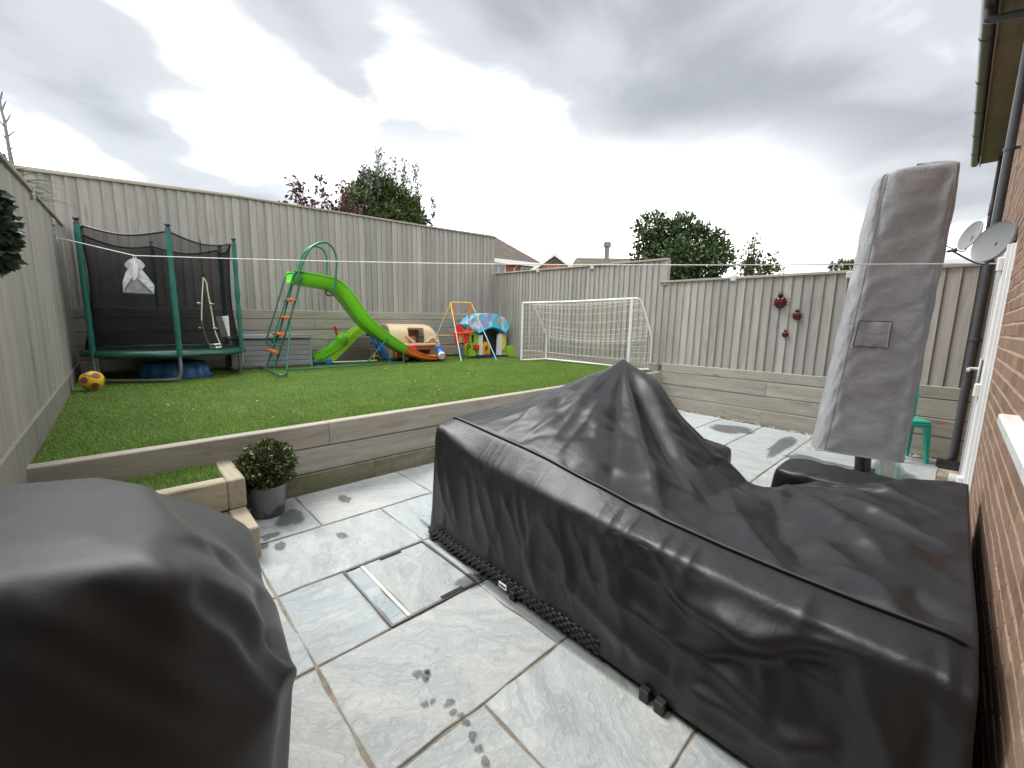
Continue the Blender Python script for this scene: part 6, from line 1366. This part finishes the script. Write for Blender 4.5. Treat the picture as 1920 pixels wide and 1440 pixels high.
for pts in ([(12, 265), (20, 225), (25, 210)][0:0] or [(9, 232), (16, 222), (20, 214)], [(3, 208), (8, 196), (11, 190)], [(13, 258), (22, 250), (29, 245)], [(12, 262), (5, 252), (-2, 245)], [(8, 238), (2, 230), (-3, 222)], [(17, 282), (23, 277)], [(18, 292), (14, 290)], [(1, 185), (4, 172)]): tube('branch', Pp(pts), [0.013, 0.010, 0.005][:len(pts)], M['pale_bark'], o, 5)
# topiary ball hung on the left fence
tp = thing('topiary_ball', 'dark artificial topiary ball hanging on the left fence', 'topiary', tuple(atX(-100, 420, -0.34))); MB().lathe([(0, -0.13), (0.09, -0.1), (0.125, 0), (0.09, 0.1), (0, 0.13)], 14).build('core', M['dark'], tp, True)
C, D = blob_pts([(0, 0, 0, .12, .135, .15)], 2600, 0.8); M['leaf_top'] = leafmat('artificial_box_leaf', [(0.015, 0.03, 0.018), (0.03, 0.055, 0.03), (0.06, 0.095, 0.06), (0.11, 0.14, 0.10)], 0.35); leaves('foliage', C, D, 0.035, M['leaf_top'], tp, 0.6); tube('hanger', [(0, 0, 0.14), (-0.08, 0, 0.26), (-0.15, 0, 0.28)], 0.004, M['black'], tp, 5)
# potted box ball
pc = atZ(503, 974, 0.0); pot = thing('potted_bush', 'clipped box ball in a grey pot beside the timber steps', 'potted plant', (pc.x+0.03, pc.y+0.10, 0.001))
t = NT('grey_glazed_pot'); c = t.coord('Object', vary=False); sx = t.n('ShaderNodeSeparateXYZ', {0: c}); n1 = t.noise(c, 9, 3, 0.6); edge_ = t.math('ADD', sx.outputs[2], t.math('MULTIPLY', n1, 0.16))
t.P(Base_Color=t.ramp(t.noise(c, 5.5, 2, 0.4, 0.3), [(0.50, (0.22, 0.22, 0.225)), (0.53, (0.085, 0.085, 0.09))]), Roughness=0.5); M['pot'] = t.m
MB().lathe([(0.0, 0.0), (0.098, 0.0), (0.106, 0.012), (0.128, 0.21), (0.133, 0.235), (0.126, 0.24), (0.118, 0.225), (0.112, 0.19), (0.0, 0.19)], 40).build('pot', M['pot'], pot, True)
M['soil'] = plain('soil', (0.03, 0.022, 0.016), 0.95); MB().lathe([(0.0, 0.2), (0.116, 0.2)], 20).build('soil', M['soil'], pot)
C, D = blob_pts([(0, 0, 0.375, .182, .182, .168)], 6500, 0.72); leaves('foliage', C, D, 0.026, M['leaf_box'], pot, 0.6); MB().lathe([(0, -0.13), (0.09, -0.1), (0.135, 0), (0.09, 0.1), (0, 0.13)], 16, (0, 0, 0.375)).build('stems', M['soil'], pot, True)

# ---- neighbouring houses
M['nbrick'] = plain('orange_brick', (0.36, 0.135, 0.075), 0.85, var=0.3, scale=9.0, bump=0.3); t = NT('pantile_roof'); c = t.coord('Object', vary=False); wv_ = t.n('ShaderNodeTexWave', {'Vector': c, 'Scale': 1.6, 'Distortion': 0.4}, bands_direction='Z').outputs[1]; n1 = t.noise(c, 1.4, 5, 0.6)
t.P(Base_Color=t.mix(t.ramp(n1, [(0.5, 0.0), (0.7, 0.7)]), t.mix(wv_, (0.062, 0.05, 0.043), (0.115, 0.095, 0.08)), (0.15, 0.135, 0.05)), Roughness=0.9); t.bump(wv_, 0.7, 0.05); M['pantile'] = t.m
def hdir(px_, py_, D_): d = ray(px_, py_); return Vector(d/np.linalg.norm(d))*D_+Vector((0, 0, EYE))
DH = 34.0
eL, eR = hdir(900, 483, DH), hdir(1013, 501, DH+3.0); zE = (eL.z+eR.z)/2; rdg = hdir(945, 448, DH+4)
na = thing('neighbour_house', 'brick house with dark hipped roof and white windows behind the corner', 'house', (eL.x, eL.y, 0)); ax_ = Vector((eR.x-eL.x, eR.y-eL.y, 0)); Lw = ax_.length; na.rotation_euler.z = math.atan2(ax_.y, ax_.x); Lw += 0.0
MB().box((-3, 0.0, -0.1), (Lw-0.25, 6.0, zE)).build('wall', M['nbrick'], na)
rz_ = zE+2.6; rf = MB().add([(-3.2, -0.35, zE+.12), (Lw+.1, -0.35, zE+.12), (Lw+.1, 6.35, zE+.12), (-3.2, 6.35, zE+.12), (-3.2, 3.0, rz_), (Lw-3.0, 3.0, rz_)], [(0, 1, 5, 4), (1, 2, 5), (2, 3, 4, 5), (3, 0, 4), (0, 3, 2, 1)]).build('roof', M['pantile'], na)
MB().box((-3.2, -0.42, zE-.18), (Lw+.15, -0.36, zE+.14)).build('fascia', M['upvc'], na); MB().box((Lw+.10, -0.36, zE-.18), (Lw+.16, 6.3, zE+.14)).build('fascia', M['upvc'], na); MB().box((-3.2, -0.36, zE-.02), (Lw+.1, 0.0, zE+.0)).build('soffit', M['upvc'], na)
def nwin(par, x0, x1, z0, z1, y):
    w_ = MB(); e = 0.08
    for a, b_ in (((x0, y-.06, z0), (x0+e, y+.02, z1)), ((x1-e, y-.06, z0), (x1, y+.02, z1)), ((x0+e, y-.06, z0), (x1-e, y+.02, z0+e)), ((x0+e, y-.06, z1-e), (x1-e, y+.02, z1)), (((x0+x1)/2-.03, y-.055, z0+e), ((x0+x1)/2+.03, y+.02, z1-e))): w_.box(a, b_)
    o = w_.build('window', M['upvc'], par); MB().box((x0+e, y-.02, z0+e), (x1-e, y-.01, z1-e)).build('pane', M['nglass'], o)
M['nglass'] = NT('pale_window').P(Base_Color=(0.30, 0.34, 0.36), Roughness=0.15).m
u = Lw/113.0; nwin(na, 20*u, 45*u, zE-1.35, zE-.2, -0.02); nwin(na, 74*u, 97*u, zE-1.35, zE-.25, -0.02); tube('downpipe', [(66*u, -0.30, zE-.1), (61*u, -0.08, zE-.45), (61*u, -0.08, 0)], 0.05, M['upvc'], na, 8)
gA, gB, gT = hdir(1010, 506, 30.0), hdir(1078, 497, 30.0), hdir(1040, 474, 30.0)
nb = thing('neighbour_house', 'low brick gable with white bargeboards and metal flue behind the right fence', 'house', (gT.x, gT.y, 0)); ax_ = Vector((gB.x-gA.x, gB.y-gA.y, 0)); nb.rotation_euler.z = math.atan2(ax_.y, ax_.x); hw = 1.75; zT = gT.z; zB = zT-1.35
MB().prism([(-hw, -0.1), (hw, -0.1), (hw, zB), (0, zT-.12), (-hw, zB)], 'y', 0.0, 7.0).build('wall', M['nbrick'], nb)
MB().prism([(0, zT), (hw+.3, zB-.1), (hw+.3, zB-.24), (0, zT-.14), (-hw-.3, zB-.24), (-hw-.3, zB-.1)], 'y', -0.02, 7.2).build('roof', M['pantile'], nb)
for s_ in (-1, 1): MB().prism([(0, zT+.02), (s_*(hw+.32), zB-.10), (s_*(hw+.32), zB-.36), (0, zT-.22)], 'y', -0.16, -0.03).build('bargeboard', M['upvc'], nb)
MB().prism([(0, zT-.25), (.62, zT-.72), (-.62, zT-.72)], 'y', -0.06, -0.005).build('apex_panel', M['bark'], nb)
# long roof going right from the gable
q1, q2 = hdir(1062, 477, 31.5), hdir(1150, 490, 30.0); MB()
nr_ = thing('neighbour_roof', 'dark tiled roof of the long low house beside the brick gable', 'house', (q1.x, q1.y, 0)); ax_ = Vector((q2.x-q1.x, q2.y-q1.y, 0)); nr_.rotation_euler.z = math.atan2(ax_.y, ax_.x); Lr = ax_.length+2.5; zr = q1.z
MB().box((0.3, 0.2, -0.1), (Lr, 3.0, zr-1.4)).build('wall', M['nbrick'], nr_); MB().add([(0, 0, zr-1.3), (Lr, 0, zr-1.45), (Lr, 1.7, zr-.45), (0, 1.7, zr), (Lr, 3.3, zr-1.45), (0, 3.3, zr-1.3)], [(0, 1, 2, 3), (3, 2, 4, 5), (0, 3, 5), (1, 4, 2), (0, 5, 4, 1)]).build('roof', M['pantile'], nr_)
fp0, fp1 = hdir(1137, 492, 29.5), hdir(1138, 453, 29.5); fl2 = thing('flue_pipe', 'thin grey metal flue standing above the right fence', 'flue', (fp0.x, fp0.y, 0)); tube('pipe', [(0, 0, 0), (0, 0, fp1.z-.1)], 0.16, M['steel'], fl2, 12); MB().lathe([(0.16, -0.35), (0.25, -0.32), (0.25, -0.02), (0.1, 0.03), (0.0, 0.03)], 14, (0, 0, fp1.z)).build('cowl', M['steel'], fl2, True)
